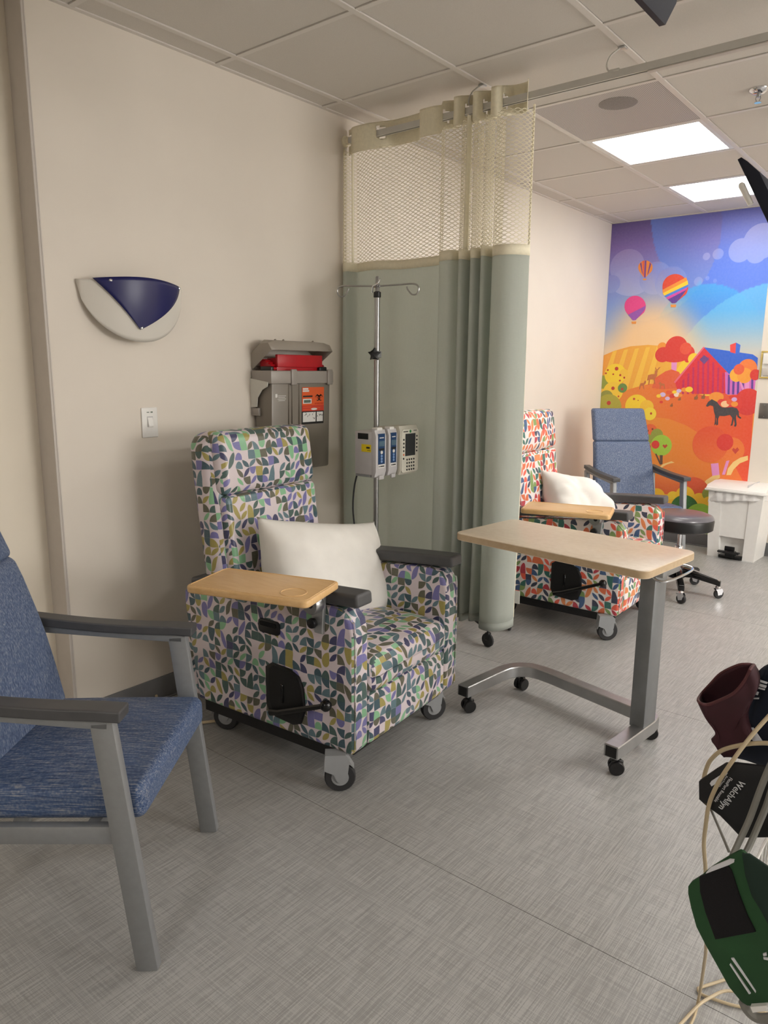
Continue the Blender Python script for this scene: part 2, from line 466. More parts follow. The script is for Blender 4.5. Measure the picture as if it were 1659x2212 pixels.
struct('wall_left', MB().box(-0.2, 0.0, 1.304, YB+0.1, 0, HC+0.1), M['wall'], smooth=0)
struct('wall_left_recess', MB().box(-0.3, -0.104, YF-0.1, 1.304, 0, HC+0.1), M['wall_warm'], smooth=0)
struct('wall_back', MB().box(0.0, XR+0.1, YB, YB+0.1, 0, HC+0.1), M['wall'], smooth=0)
struct('wall_right', MB().box(XR, XR+0.1, YF-0.1, YB, 0, HC+0.1), M['wall'], smooth=0)
struct('wall_front', MB().box(-0.104, XR, YF-0.1, YF, 0, HC+0.1), M['wall'], smooth=0)
# window in the far right wall, the ward's daylight
wf = MB()
WY0, WY1, WZ0, WZ1 = 2.3, 4.6, 0.85, 2.25
for y in (WY0, (WY0+WY1)/2, WY1): wf.box(XR-0.05, XR-0.001, y-0.03, y+0.03, WZ0, WZ1, 0.004)
for z in (WZ0, WZ1): wf.box(XR-0.05, XR-0.001, WY0-0.03, WY1+0.03, z-0.03, z+0.03, 0.004)
win = struct('window_1', wf, M['white_metal'])
for a, b in ((WY0+0.03, (WY0+WY1)/2-0.03), ((WY0+WY1)/2+0.03, WY1-0.03)):
    obj('window_pane', MB().box(XR-0.03, XR-0.02, a, b, WZ0+0.03, WZ1-0.03), M['daylight'], win, smooth=0)
obj('window_sill', MB().box(XR-0.14, XR-0.001, WY0-0.06, WY1+0.06, WZ0-0.06, WZ0-0.03, 0.004), M['white_metal'], win)
# corner guard on the return of the wall
struct('trim_1', MB().box(-0.104, 0.004, 1.295, 1.304, 0.0, HC, 0.0015, 1).box(0.0, 0.004, 1.304, 1.309, 0.0, HC, 0.001, 1), M['trim'], smooth=0)
struct('baseboard_left', MB().box(0.0, 0.007, 1.309, YB, 0, 0.102, 0.003, 2).box(0.0, 0.016, 1.309, YB, 0, 0.008, 0.003, 1), M['baseboard'])
struct('baseboard_back', MB().box(0.0, XR, YB-0.007, YB, 0, 0.102, 0.003, 2).box(0.0, XR, YB-0.016, YB, 0, 0.008, 0.003, 1), M['baseboard'])
struct('baseboard_recess', MB().box(-0.104, -0.097, YF, 1.295, 0, 0.102, 0.003, 2), M['baseboard'])

# ceiling: slab, steel grid, tiles
ceiling = struct('ceiling', MB().box(-0.2, XR, YF, YB, HC+0.022, HC+0.12), M['tile'], smooth=0)
R0 = 12                                       # index in ys of the row starting at GY[11]
lights = [(2, 3), (2, 5), (5, 3), (8, 3), (8, 0), (8, -3), (4, -7)]   # (column, row) of lit panels
xs = [0.0]+GX+[XR]; ys = [YF]+GY+[YB]
special = {}
for c, r in lights: special[(c+0, r)] = 'light'
special[(2, 2)] = 'vent'
tilecache = {}
def tile_mesh(w, d):
    k = (round(w, 3), round(d, 3))
    if k not in tilecache:
        mb = MB(); e = 0.014; hx, hy = w/2-e, d/2-e
        V = [(-w/2+.006, -d/2+.006, 0.012), (w/2-.006, -d/2+.006, 0.012), (w/2-.006, d/2-.006, 0.012), (-w/2+.006, d/2-.006, 0.012),
             (-hx, -hy, 0.011), (hx, -hy, 0.011), (hx, hy, 0.011), (-hx, hy, 0.011),
             (-hx, -hy, 0.003), (hx, -hy, 0.003), (hx, hy, 0.003), (-hx, hy, 0.003)]
        F = [(11, 10, 9, 8)]+[(i, (i+1) % 4, 4+(i+1) % 4, 4+i)[::-1] for i in range(4)]+[(4+i, 4+(i+1) % 4, 8+(i+1) % 4, 8+i)[::-1] for i in range(4)]
        mb.add(V, F)
        o = obj('ceiling_tile', mb, M['tile'], ceiling, smooth=0); tilecache[k] = o.data; return o
    o = bpy.data.objects.new('ceiling_tile', tilecache[k]); C.objects.link(o); o.parent = ceiling; return o
for i in range(len(xs)-1):
    for j in range(len(ys)-1):
        # column index i: 0 is the narrow one by the left wall; row index relative to GY[6]
        if (i, j-R0) in special: continue
        if xs[i] > 3.3 or ys[j] < -0.6: continue          # never in view: plain slab above
        w, d = xs[i+1]-xs[i], ys[j+1]-ys[j]
        if w < 0.03 or d < 0.03: continue
        tile_mesh(w, d).location = ((xs[i]+xs[i+1])/2, (ys[j]+ys[j+1])/2, HC)
for x in GX:
    if x < XR-0.02: obj('grid_bar', MB().box(x-0.012, x+0.012, YF, YB, HC-0.002, HC+0.02), M['gridbar'], ceiling, smooth=0)
for y in GY:
    obj('grid_bar', MB().box(0, XR, y-0.011, y+0.011, HC-0.001, HC+0.02), M['gridbar'], ceiling, smooth=0)
obj('wall_angle', MB().box(0, 0.02, YF, YB, HC-0.0015, HC+0.02).box(0, XR, YB-0.02, YB, HC-0.0015, HC+0.02), M['gridbar'], ceiling, smooth=0)

light_labels = {(2, 3): 'lit square ceiling light panel beside the perforated vent',
                (2, 5): 'lit square ceiling light panel nearest the mural wall'}
far_labels = {(5, 3): 'lit ceiling light panel out of view right of the tilted monitor', (8, 3): 'lit ceiling light panel out of view close to the ward window',
              (8, 0): 'lit ceiling light panel out of view to the right of the vitals stand', (8, -3): 'lit ceiling light panel out of view far right behind the camera',
              (4, -7): 'lit ceiling light panel out of view straight behind the camera'}
for c, r in lights:
    x0, x1, y0, y1 = xs[c], xs[c+1], ys[r+R0], ys[r+R0+1]
    t = thing('ceiling_light', light_labels.get((c, r), far_labels.get((c, r), 'lit ceiling light panel out of view')), 'ceiling light', ((x0+x1)/2, (y0+y1)/2, HC), 0, 'square ceiling light panels in view' if (c, r) in light_labels else 'square ceiling light panels beyond the view')
    w, d = (x1-x0)/2-0.013, (y1-y0)/2-0.013
    f = MB()
    f.box(-w, -w+0.022, -d, d, 0.0, 0.02).box(w-0.022, w, -d, d, 0.0, 0.02).box(-w+0.022, w-0.022, -d, -d+0.022, 0.0, 0.02).box(-w+0.022, w-0.022, d-0.022, d, 0.0, 0.02)
    obj('frame', f, M['white_metal'], t, smooth=0)
    obj('diffuser', MB().box(-w+0.022, w-0.022, -d+0.022, d-0.022, 0.006, 0.012), M['lit_bay'] if (c, r) in light_labels else M['lit'], t, smooth=0)
# vent tile with a round grille
x0, x1, y0, y1 = xs[2], xs[3], ys[2+R0], ys[3+R0]
t = thing('ceiling_vent', 'square perforated ceiling vent with a round grey diffuser', 'vent', ((x0+x1)/2, (y0+y1)/2, HC))
w = TILE/2-0.013
obj('perforated_plate', MB().box(-w, w, -w, w, 0.0, 0.004), M['perforated'], t, smooth=0)
obj('round_diffuser', MB().lathe([(0.0, -0.004), (0.075, -0.004), (0.085, -0.001), (0.085, 0.0)], 28, T(0.06, -0.14, 0)), plain('grille_grey', (140, 134, 130), 0.6, nscale=300, var=0.3), t)
# sprinkler
t = thing('fire_sprinkler', 'small chrome fire sprinkler head with escutcheon in the ceiling', 'sprinkler', (1.645, 3.66, HC))
obj('escutcheon', MB().lathe([(0.008, -0.018), (0.022, -0.016), (0.036, -0.006), (0.04, 0.0), (0.04, 0.003)], 24), M['chrome'], t)
obj('nozzle', MB().lathe([(0.0, -0.03), (0.007, -0.03), (0.009, -0.018), (0.009, -0.010)], 14).tube([(0.006, 0, -0.02), (0.010, 0, -0.035), (0.004, 0, -0.048)], 0.0018, 6).tube([(-0.006, 0, -0.02), (-0.010, 0, -0.035), (-0.004, 0, -0.048)], 0.0018, 6), M['steel'], t)
obj('deflector', MB().lathe([(0.0, -0.052), (0.014, -0.052), (0.014, -0.049), (0.0, -0.049)], 16), M['chrome'], t)

# ------------------------------------------------------------------ curtain rail
RY, RZ = 2.85, 2.462
t = thing('curtain_rail', 'white aluminium curtain rail hung below the ceiling tiles', 'curtain rail', (0, RY, 0))
rail = MB()
rail.prism([(-0.012, -0.014), (-0.005, -0.014), (-0.005, -0.011), (-0.009, -0.011), (-0.009, 0.008), (0.009, 0.008), (0.009, -0.011), (0.005, -0.011), (0.005, -0.014), (0.012, -0.014), (0.012, 0.012), (-0.012, 0.012)], 0.01, XR-0.05, 'yz', m=T(0, 0, RZ))
obj('rail', rail, M['curtain_rod'], t, smooth=0)
obj('rail_cover', MB().box(1.47, XR-0.06, -0.011, 0.011, RZ-0.019, RZ-0.0145, 0.001, 1), M['trim'], t, smooth=0)
obj('wall_socket', MB().lathe([(0.026, 0.0), (0.026, 0.006), (0.018, 0.012), (0.018, 0.03)], 20, T(0, 0, RZ) @ Matrix.Rotation(R(90), 4, 'Y')), M['cream'], t)
for hx in (0.745, 1.352, 2.57, 3.79):
    h = MB(); h.tube(catmull([(hx, 0.035, HC-0.004), (hx-0.012, 0.025, HC-0.012), (hx-0.035, 0.01, HC-0.035), (hx-0.042, 0.0, HC-0.07), (hx-0.028, 0.0, RZ+0.014), (hx-0.008, 0.0, RZ+0.012)], 6), 0.0032, 8)
    hk = obj('hanger', h, M['curtain_rod'], t)
    obj('clip', MB().box(hx-0.014, hx+0.014, 0.024, 0.052, HC-0.010, HC-0.0025, 0.002, 1), M['alu'], hk)
    obj('clamp', MB().box(hx-0.03, hx+0.012, -0.014, 0.014, RZ+0.008, RZ+0.018, 0.003, 2), M['curtain_rod'], hk)

# ------------------------------------------------------------------ privacy curtain
ctrl = [(0.006, 2.86), (0.020, 2.812), (0.045, 2.806), (0.056, 2.86), (0.068, 2.872), (0.12, 2.858), (0.20, 2.842), (0.27, 2.852), (0.34, 2.868), (0.45, 2.862), (0.54, 2.866),
        (0.586, 2.848), (0.604, 2.795), (0.635, 2.782), (0.670, 2.79), (0.692, 2.85), (0.703, 2.895), (0.713, 2.84), (0.722, 2.775), (0.74, 2.766), (0.752, 2.81), (0.758, 2.90),
        (0.770, 2.84), (0.780, 2.775), (0.797, 2.766), (0.808, 2.81), (0.816, 2.895), (0.826, 2.82), (0.836, 2.77), (0.853, 2.768), (0.862, 2.82), (0.870, 2.885),
        (0.880, 2.81), (0.898, 2.758), (0.945, 2.742), (0.985, 2.760), (1.012, 2.805), (1.018, 2.852), (1.004, 2.876)]
fine = catmull([Vector((a, b, 0)) for a, b in ctrl], 10)
arc = [0.0]
for a, b in zip(fine[:-1], fine[1:]): arc.append(arc[-1]+(b-a).length)
LEN = arc[-1]
def path(s):
    s = max(0.0, min(LEN, s)); lo, hi = 0, len(arc)-1
    while hi-lo > 1:
        md = (lo+hi)//2
        if arc[md] <= s: lo = md
        else: hi = md
    k = (s-arc[lo])/max(1e-9, arc[hi]-arc[lo]); return fine[lo].lerp(fine[hi], k)
Z_TOP, Z_MESH, Z_BOT = 2.405, 1.888, 0.243
def cpt(s, z):
    p = path(s); k = (Z_TOP-z)/(Z_TOP-Z_BOT)
    am = 0.88+0.22*k
    sag = -0.018*math.sin(PI*min(1, max(0, (s/LEN))))*0 + 0.006*math.sin(s*9.0)
    y = RY+(p.y-RY)*am + 0.006*math.sin(s*23+z*2.2)*k
    x = p.x + 0.004*math.sin(z*3+s*11)*k + 0.006*k*(p.x)
    return Vector((max(0.004, x), y, z+sag*(0.4+k*1.2)))
cur = thing('privacy_curtain', 'grey green hospital privacy curtain with cream mesh top hanging from rail', 'curtain')
NS = 330
cl = MB().grid(NS, 22, lambda u, v: cpt(u*LEN, Z_MESH+(Z_BOT-Z_MESH)*v))
obj('cloth', cl, M['cloth'], cur, smooth=80, solid=0.0016)
hem = MB().grid(NS, 1, lambda u, v: cpt(u*LEN, Z_BOT+0.035-0.035*v))
obj('bottom_hem', hem, M['cloth'], cur, smooth=80, solid=0.005)
band = MB().grid(NS, 2, lambda u, v: cpt(u*LEN, Z_MESH+0.006-0.042*v))
obj('hem_tape', band, M['cream'], cur, smooth=80, solid=0.0042)
# netting: real honeycomb threads
net = MB(); cw, rh, th = 0.0165, 0.0085, 0.0011
rows = int((Z_TOP-Z_MESH)/rh)+1; cols = int(LEN/cw)
def seg4(a, b, r):
    d = (b-a).normalized(); n1 = Vector((d.y, -d.x, 0)); n1 = n1.normalized() if n1.length > 1e-6 else Vector((1, 0, 0)); n2 = d.cross(n1)
    V = []
    for p in (a, b):
        V += [p+n1*r, p+n2*r*1.25, p-n1*r, p-n2*r*1.25]
    return V, [(0, 1, 5, 4), (1, 2, 6, 5), (2, 3, 7, 6), (3, 0, 4, 7)]
for j in range(rows):
    z = Z_MESH+j*rh; pts = []
    for k in range(cols):
        upd = ((k+j) % 2 == 0); dz = rh*0.5*(1 if upd else 0)
        for fr in (0.1, 0.72): pts.append(cpt((k+fr)*cw, min(Z_TOP, z+dz)))
    for a, b in zip(pts[:-1], pts[1:]):
        V, F = seg4(a, b, th); net.add(V, F)
netting = obj('mesh_netting', net, M['cream'], cur, smooth=0); netting['kind'] = 'stuff'
for s0, wd in ((LEN*0.012, 0.014), (LEN*0.055, 0.012), (arc[19*10]+0.01, 0.03), (LEN-0.012, 0.012)):
    rib = MB().grid(4, 24, lambda u, v: cpt(s0+u*wd, Z_TOP+0.02+(Z_MESH-Z_TOP-0.02)*v)+Vector((0, -0.003, 0)))
    obj('vertical_tape', rib, M['cream'], cur, smooth=80, solid=0.002)
obj('edge_cord', MB().tube([cpt(LEN, Z_BOT+0.03+(Z_TOP-Z_BOT)*k/40) for k in range(41)], 0.0045, 6), M['cream'], cur)
obj('care_tag', MB().box(1.014, 1.040, 2.868, 2.8695, 0.345, 0.405), M['paper'], cur, smooth=0)
# stiff header weaving round the rail
hc = [(0.010, 2.868), (0.045, 2.845), (0.10, 2.800), (0.175, 2.798), (0.225, 2.85), (0.275, 2.902), (0.40, 2.895), (0.452, 2.85), (0.485, 2.808), (0.555, 2.806), (0.59, 2.85), (0.61, 2.895),
      (0.635, 2.895), (0.65, 2.85), (0.66, 2.805), (0.685, 2.805), (0.70, 2.85), (0.71, 2.895), (0.733, 2.895), (0.744, 2.85), (0.755, 2.805), (0.776, 2.805), (0.787, 2.85), (0.797, 2.895), (0.82, 2.895),
      (0.832, 2.85), (0.842, 2.805), (0.87, 2.805), (0.882, 2.85), (0.90, 2.90), (0.95, 2.90), (0.985, 2.85), (1.0, 2.82)]
hf = catmull([Vector((a, b, 0)) for a, b in hc], 10)
NH = len(hf)-1
def hpt(u, v):
    p = hf[int(round(u*NH))]
    tilt = 0.035*(p.y-RY)/0.05
    z = 2.515-0.115*v + tilt*0.35 + (0.01 if p.x > 0.58 else -0.004)
    return Vector((p.x, p.y, z))
def hskip(i, j):
    p = hpt((i+0.5)/NH, (j+0.5)/14); return abs(p.y-RY) < 0.019 and abs(p.z-RZ-0.002) < 0.024
obj('header_band', MB().grid(NH, 14, hpt, skip=hskip), M['cream'], cur, smooth=80, solid=0.002)
MURAL = [
 ('c',(0.151,2.224),0.143,0.135,(235,225,245),None,0.22),
 ('c',(0.196,2.106),0.168,0.116,(235,225,245),None,0.25),
 ('c',(0.392,2.116),0.129,0.126,(235,225,245),None,0.16),
 ('c',(0.516,2.074),0.124,0.123,(235,225,245),None,0.12),
 ('c',(0.03,2.093),0.075,0.071,(235,225,245),None,0.1),
 ('c',(1.142,2.323),0.122,0.128,(235,225,245),None,0.33),
 ('c',(1.008,2.273),0.083,0.086,(235,225,245),None,0.33),
 ('c',(1.12,2.243),0.07,0.072,(235,225,245),None,0.33),
 ('c',(0.769,2.25),0.027,0.028,(235,225,245),None,0.25),
 ('c',(0.852,2.26),0.04,0.04,(235,225,245),None,0.25),
 ('c',(0.725,2.07),0.033,0.033,(235,225,245),None,0.2),
 ('c',(0.79,2.089),0.015,0.016,(235,225,245),None,0.2),
 ('c',(0.847,2.066),0.014,0.015,(235,225,245),None,0.15),
 ('p',[(-0.001,1.513),(0.094,1.552),(0.228,1.586),(0.373,1.596),(0.48,1.586),(0.587,1.556),(0.747,1.519),(0.861,1.474),(1.195,1.366),(1.208,1.126),(0.01,1.08)],(240,160,58),(246,204,66)),
 ('p',[(0.081,1.547),(0.116,1.556),(0.029,1.193),(-0.036,1.178)],(248,196,70),None),
 ('p',[(0.175,1.557),(0.209,1.563),(0.125,1.195),(0.062,1.181)],(248,196,70),None),
 ('p',[(0.267,1.566),(0.3,1.571),(0.22,1.198),(0.158,1.184)],(248,196,70),None),
 ('p',[(0.357,1.576),(0.39,1.578),(0.312,1.2),(0.252,1.187)],(248,196,70),None),
 ('p',[(0.445,1.585),(0.478,1.585),(0.403,1.203),(0.344,1.189)],(248,196,70),None),
 ('p',[(0.602,1.37),(0.651,1.462),(0.703,1.517),(0.758,1.519),(0.795,1.474),(0.706,1.349)],(248,208,52),None),
 ('p',[(-0.005,1.105),(0.107,1.176),(0.254,1.241),(0.409,1.284),(0.563,1.277),(0.704,1.234),(0.863,1.198),(1.204,1.225),(1.241,0.234),(0.038,0.067)],(240,150,50),(232,78,44)),
 ('p',[(0.478,1.015),(0.585,1.008),(0.727,0.962),(0.869,0.884),(0.986,0.799),(1.103,0.694),(1.228,0.489),(1.241,0.234),(0.049,0.069),(0.004,0.98)],(240,162,52),(236,116,46)),
 ('p',[(0.57,1.474),(0.614,1.474),(0.615,1.376),(0.576,1.376)],(232,150,205),None),
 ('c',(0.487,1.578),0.037,0.037,(242,150,52),None,1.0),
 ('c',(0.497,1.517),0.061,0.06,(222,58,48),None,1.0),
 ('c',(0.599,1.574),0.086,0.087,(222,58,48),None,1.0),
 ('c',(0.591,1.508),0.113,0.052,(222,58,48),None,1.0),
 ('c',(0.691,1.53),0.053,0.055,(222,58,48),None,1.0),
 ('c',(0.693,1.479),0.023,0.024,(222,58,48),None,1.0),
 ('c',(0.673,1.564),0.045,0.046,(232,84,58),None,1.0),
 ('c',(0.739,1.485),0.042,0.043,(248,208,52),None,1.0),
 ('p',[(0.43,1.251),(0.453,1.334),(0.498,1.364),(0.531,1.387),(0.576,1.401),(0.635,1.382),(0.664,1.342),(0.646,1.256),(0.519,1.241)],(230,98,56),None),
 ('p',[(0.614,1.293),(0.809,1.572),(0.997,1.383),(1.0,1.212),(0.774,1.213),(0.635,1.244)],(224,44,58),None),
 ('p',[(0.669,1.322),(0.684,1.322),(0.689,1.208),(0.672,1.21)],(196,36,92),None),
 ('p',[(0.703,1.371),(0.718,1.371),(0.727,1.209),(0.711,1.211)],(196,36,92),None),
 ('p',[(0.737,1.419),(0.751,1.419),(0.765,1.21),(0.749,1.212)],(196,36,92),None),
 ('p',[(0.771,1.467),(0.785,1.467),(0.803,1.211),(0.787,1.213)],(196,36,92),None),
 ('p',[(0.804,1.515),(0.818,1.515),(0.84,1.212),(0.825,1.214)],(196,36,92),None),
 ('p',[(0.842,1.498),(0.857,1.498),(0.877,1.213),(0.862,1.215)],(196,36,92),None),
 ('p',[(0.883,1.458),(0.897,1.458),(0.914,1.214),(0.899,1.216)],(196,36,92),None),
 ('p',[(0.923,1.418),(0.937,1.418),(0.951,1.215),(0.936,1.217)],(196,36,92),None),
 ('p',[(0.963,1.378),(0.977,1.378),(0.987,1.216),(0.972,1.218)],(196,36,92),None),
 ('p',[(0.981,1.385),(1.203,1.333),(1.204,1.219),(1.0,1.212)],(214,110,190),None),
 ('p',[(1.004,1.364),(1.02,1.364),(1.03,1.215),(1.014,1.215)],(96,60,150),None),
 ('p',[(1.038,1.364),(1.054,1.364),(1.063,1.216),(1.047,1.216)],(96,60,150),None),
 ('p',[(1.071,1.364),(1.087,1.364),(1.096,1.217),(1.081,1.217)],(96,60,150),None),
 ('p',[(1.104,1.365),(1.12,1.365),(1.13,1.218),(1.114,1.218)],(96,60,150),None),
 ('p',[(1.137,1.365),(1.153,1.365),(1.162,1.219),(1.147,1.219)],(96,60,150),None),
 ('p',[(1.17,1.365),(1.185,1.366),(1.195,1.22),(1.18,1.22)],(96,60,150),None),
 ('p',[(0.809,1.572),(1.165,1.516),(1.203,1.49),(1.209,1.323),(1.009,1.372)],(48,102,214),None),
 ('p',[(0.614,1.293),(0.602,1.301),(0.805,1.576),(0.817,1.572)],(236,110,130),None),
 ('p',[(0.999,1.588),(1.04,1.604),(1.043,1.523),(1.005,1.533)],(236,72,72),None),
 ('p',[(1.04,1.604),(1.073,1.586),(1.071,1.521),(1.043,1.523)],(60,108,216),None),
 ('p',[(0.784,1.478),(0.818,1.512),(0.857,1.483),(0.824,1.443)],(112,68,132),None),
 ('p',[(1.086,1.326),(1.099,1.326),(1.135,1.247),(1.117,1.246)],(232,150,205),None),
 ('p',[(1.13,1.327),(1.16,1.327),(1.166,1.248),(1.135,1.247)],(232,150,205),None),
 ('c',(1.138,1.411),0.067,0.071,(242,128,58),None,1.0),
 ('c',(1.067,1.364),0.05,0.053,(246,176,56),None,1.0),
 ('c',(1.124,1.359),0.053,0.057,(245,160,56),None,1.0),
 ('c',(1.079,1.405),0.038,0.04,(234,96,58),None,1.0),
 ('c',(1.197,1.366),0.038,0.041,(222,58,48),None,1.0),
 ('c',(1.164,1.163),0.093,0.101,(222,58,48),(214,52,48),1.0),
 ('c',(1.062,1.143),0.064,0.069,(222,58,48),None,1.0),
 ('c',(0.985,1.174),0.047,0.05,(230,84,50),None,1.0),
 ('c',(0.935,1.193),0.055,0.038,(242,150,52),None,1.0),
 ('c',(0.975,1.157),0.028,0.022,(222,58,48),None,1.0),
 ('c',(1.004,1.141),0.031,0.025,(248,200,150),None,1.0),
 ('c',(1.039,1.159),0.027,0.022,(232,92,52),None,1.0),
 ('c',(1.067,1.179),0.02,0.016,(210,170,220),None,1.0),
 ('c',(1.072,1.143),0.025,0.02,(242,150,52),None,1.0),
 ('c',(0.523,1.2),0.023,0.018,(214,190,230),None,1.0),
 ('c',(0.491,1.188),0.019,0.014,(248,208,52),None,1.0),
 ('c',(0.563,1.17),0.019,0.015,(222,190,228),None,1.0),
 ('c',(0.599,1.191),0.023,0.017,(222,58,48),None,1.0),
 ('c',(0.633,1.203),0.023,0.018,(246,220,200),None,1.0),
 ('c',(0.648,1.233),0.02,0.015,(214,190,230),None,1.0),
 ('c',(0.568,1.219),0.021,0.016,(232,92,52),None,1.0),
 ('c',(0.662,1.198),0.016,0.012,(242,150,52),None,1.0),
 ('c',(0.614,1.223),0.018,0.013,(248,208,52),None,1.0),
 ('c',(0.516,1.14),0.014,0.011,(222,58,48),None,1.0),
 ('c',(0.687,1.243),0.022,0.017,(242,150,52),None,1.0),
 ('c',(0.726,1.246),0.029,0.022,(248,208,52),None,1.0),
 ('c',(0.015,1.291),0.06,0.056,(150,158,62),None,1.0),
 ('c',(0.114,1.356),0.093,0.089,(250,214,48),None,1.0),
 ('c',(0.189,1.366),0.037,0.036,(246,196,60),None,1.0),
 ('c',(0.105,1.213),0.086,0.083,(248,206,58),None,1.0),
 ('c',(0.185,1.245),0.04,0.039,(108,142,72),None,1.0),
 ('c',(0.05,1.166),0.059,0.057,(150,150,66),None,1.0),
 ('c',(0.075,1.083),0.112,0.108,(180,170,60),None,1.0),
 ('c',(0.314,1.102),0.095,0.093,(250,212,44),None,1.0),
 ('c',(0.4,1.095),0.057,0.058,(246,196,52),None,1.0),
 ('c',(0.43,1.041),0.053,0.053,(246,216,60),None,1.0),
 ('c',(0.123,1.404),0.016,0.016,(196,58,44),None,1.0),
 ('c',(0.047,1.392),0.009,0.008,(196,58,44),None,1.0),
 ('c',(0.032,1.365),0.009,0.008,(196,58,44),None,1.0),
 ('c',(0.097,1.358),0.008,0.007,(196,58,44),None,1.0),
 ('c',(0.158,1.351),0.009,0.009,(196,58,44),None,1.0),
 ('c',(0.194,1.331),0.008,0.009,(196,58,44),None,1.0),
 ('c',(0.158,1.306),0.009,0.008,(196,58,44),None,1.0),
 ('c',(0.103,1.241),0.015,0.015,(196,58,44),None,1.0),
 ('c',(0.156,1.175),0.007,0.008,(196,58,44),None,1.0),
 ('c',(0.075,1.117),0.018,0.018,(196,58,44),None,1.0),
 ('c',(0.29,1.158),0.01,0.009,(196,58,44),None,1.0),
 ('c',(0.44,1.044),0.009,0.01,(196,58,44),None,1.0),
 ('c',(0.183,1.236),0.011,0.011,(196,58,44),None,1.0),
 ('c',(0.325,1.147),0.005,0.004,(196,58,44),None,1.0),
 ('c',(0.445,0.903),0.055,0.055,(234,104,54),None,1.0),
 ('c',(0.501,0.872),0.05,0.051,(150,158,62),None,1.0),
 ('c',(0.426,0.831),0.043,0.044,(150,158,62),None,1.0),
 ('c',(0.544,0.789),0.084,0.086,(164,202,62),None,1.0),
 ('c',(0.496,0.792),0.033,0.034,(222,58,48),None,1.0),
 ('c',(0.449,0.772),0.012,0.012,(222,58,48),None,1.0),
 ('c',(0.423,0.901),0.009,0.009,(120,60,40),None,1.0),
 ('c',(0.462,0.917),0.008,0.008,(120,60,40),None,1.0),
 ('p',[(0.553,0.787),(0.562,0.798),(0.573,0.791),(0.583,0.802),(0.595,0.79),(0.575,0.764)],(196,66,44),None),
 ('p',[(0.538,0.708),(0.562,0.71),(0.566,0.636),(0.547,0.628)],(96,70,56),None),
 ('p',[(0.499,0.715),(0.511,0.718),(0.55,0.646),(0.544,0.631)],(96,70,56),None),
 ('c',(1.084,0.789),0.092,0.1,(238,122,52),None,1.0),
 ('c',(0.922,0.823),0.134,0.143,(228,82,46),(236,110,50),1.0),
 ('c',(1.03,0.847),0.061,0.065,(222,58,48),None,1.0),
 ('p',[(1.086,0.793),(1.095,0.809),(1.11,0.799),(1.124,0.815),(1.138,0.797),(1.113,0.761)],(206,66,50),None),
 ('p',[(0.941,0.671),(0.997,0.682),(1.018,0.565),(0.964,0.559)],(232,150,205),None),
 ('p',[(1.053,0.703),(1.076,0.71),(1.053,0.595),(1.031,0.593)],(232,150,205),None),
 ('p',[(1.204,0.757),(1.152,0.738),(1.103,0.699),(1.07,0.645),(1.064,0.593),(1.096,0.596),(1.113,0.643),(1.151,0.692),(1.208,0.723)],(246,206,130),None),
 ('p',[(1.016,0.591),(0.962,0.577),(0.916,0.537),(0.892,0.493),(0.921,0.484),(0.951,0.523),(1.018,0.565)],(246,206,130),None),
 ('p',[(0.524,0.583),(0.568,0.636),(0.636,0.666),(0.661,0.656),(0.592,0.626),(0.549,0.573)],(246,206,130),None),
 ('c',(0.681,0.477),0.171,0.179,(238,140,56),(232,92,52),1.0),
 ('c',(0.83,0.421),0.125,0.132,(228,92,52),None,1.0),
 ('p',[(0.842,0.422),(0.884,0.451),(0.942,0.434),(1.04,0.206),(0.862,0.182)],(228,92,52),None),
 ('c',(0.541,0.364),0.067,0.068,(248,192,40),None,1.0),
 ('c',(0.616,0.329),0.059,0.061,(248,192,40),None,1.0),
 ('c',(0.673,0.367),0.052,0.054,(248,208,52),None,1.0),
 ('c',(0.766,0.394),0.075,0.079,(248,198,40),None,1.0),
 ('c',(0.881,0.361),0.064,0.069,(246,192,44),None,1.0),
 ('c',(0.942,0.431),0.046,0.049,(150,158,62),None,1.0),
 ('c',(0.961,0.341),0.066,0.07,(246,196,44),None,1.0),
 ('p',[(0.495,0.333),(1.023,0.396),(1.04,0.206),(0.511,0.133)],(246,190,42),None),
 ('c',(0.771,0.281),0.113,0.12,(48,110,48),None,1.0),
 ('c',(0.899,0.213),0.124,0.133,(150,196,58),None,1.0),
 ('c',(0.703,0.137),0.116,0.122,(120,176,60),None,1.0),
 ('p',[(0.355,2.168),(0.359,2.176),(0.362,2.185),(0.363,2.194),(0.362,2.204),(0.36,2.213),(0.356,2.223),(0.35,2.231),(0.343,2.239),(0.335,2.246),(0.326,2.251),(0.316,2.256),(0.306,2.258),(0.296,2.259),(0.286,2.258),(0.276,2.255),(0.268,2.251),(0.261,2.246),(0.255,2.239),(0.25,2.231),(0.247,2.222),(0.246,2.212),(0.247,2.203),(0.249,2.193),(0.254,2.184),(0.259,2.175),(0.298,2.128),(0.312,2.127)],(238,140,52),None),
 ('p',[(0.258,2.238),(0.27,2.246),(0.289,2.146),(0.278,2.169)],(120,60,140),None),
 ('p',[(0.294,2.258),(0.31,2.257),(0.313,2.126),(0.299,2.127)],(120,60,140),None),
 ('p',[(0.337,2.241),(0.35,2.226),(0.334,2.159),(0.324,2.143)],(120,60,140),None),
 ('p',[(0.277,2.255),(0.289,2.257),(0.298,2.134),(0.29,2.145)],(232,84,52),None),
 ('p',[(0.291,2.119),(0.32,2.117),(0.318,2.105),(0.295,2.106)],(238,150,60),None),
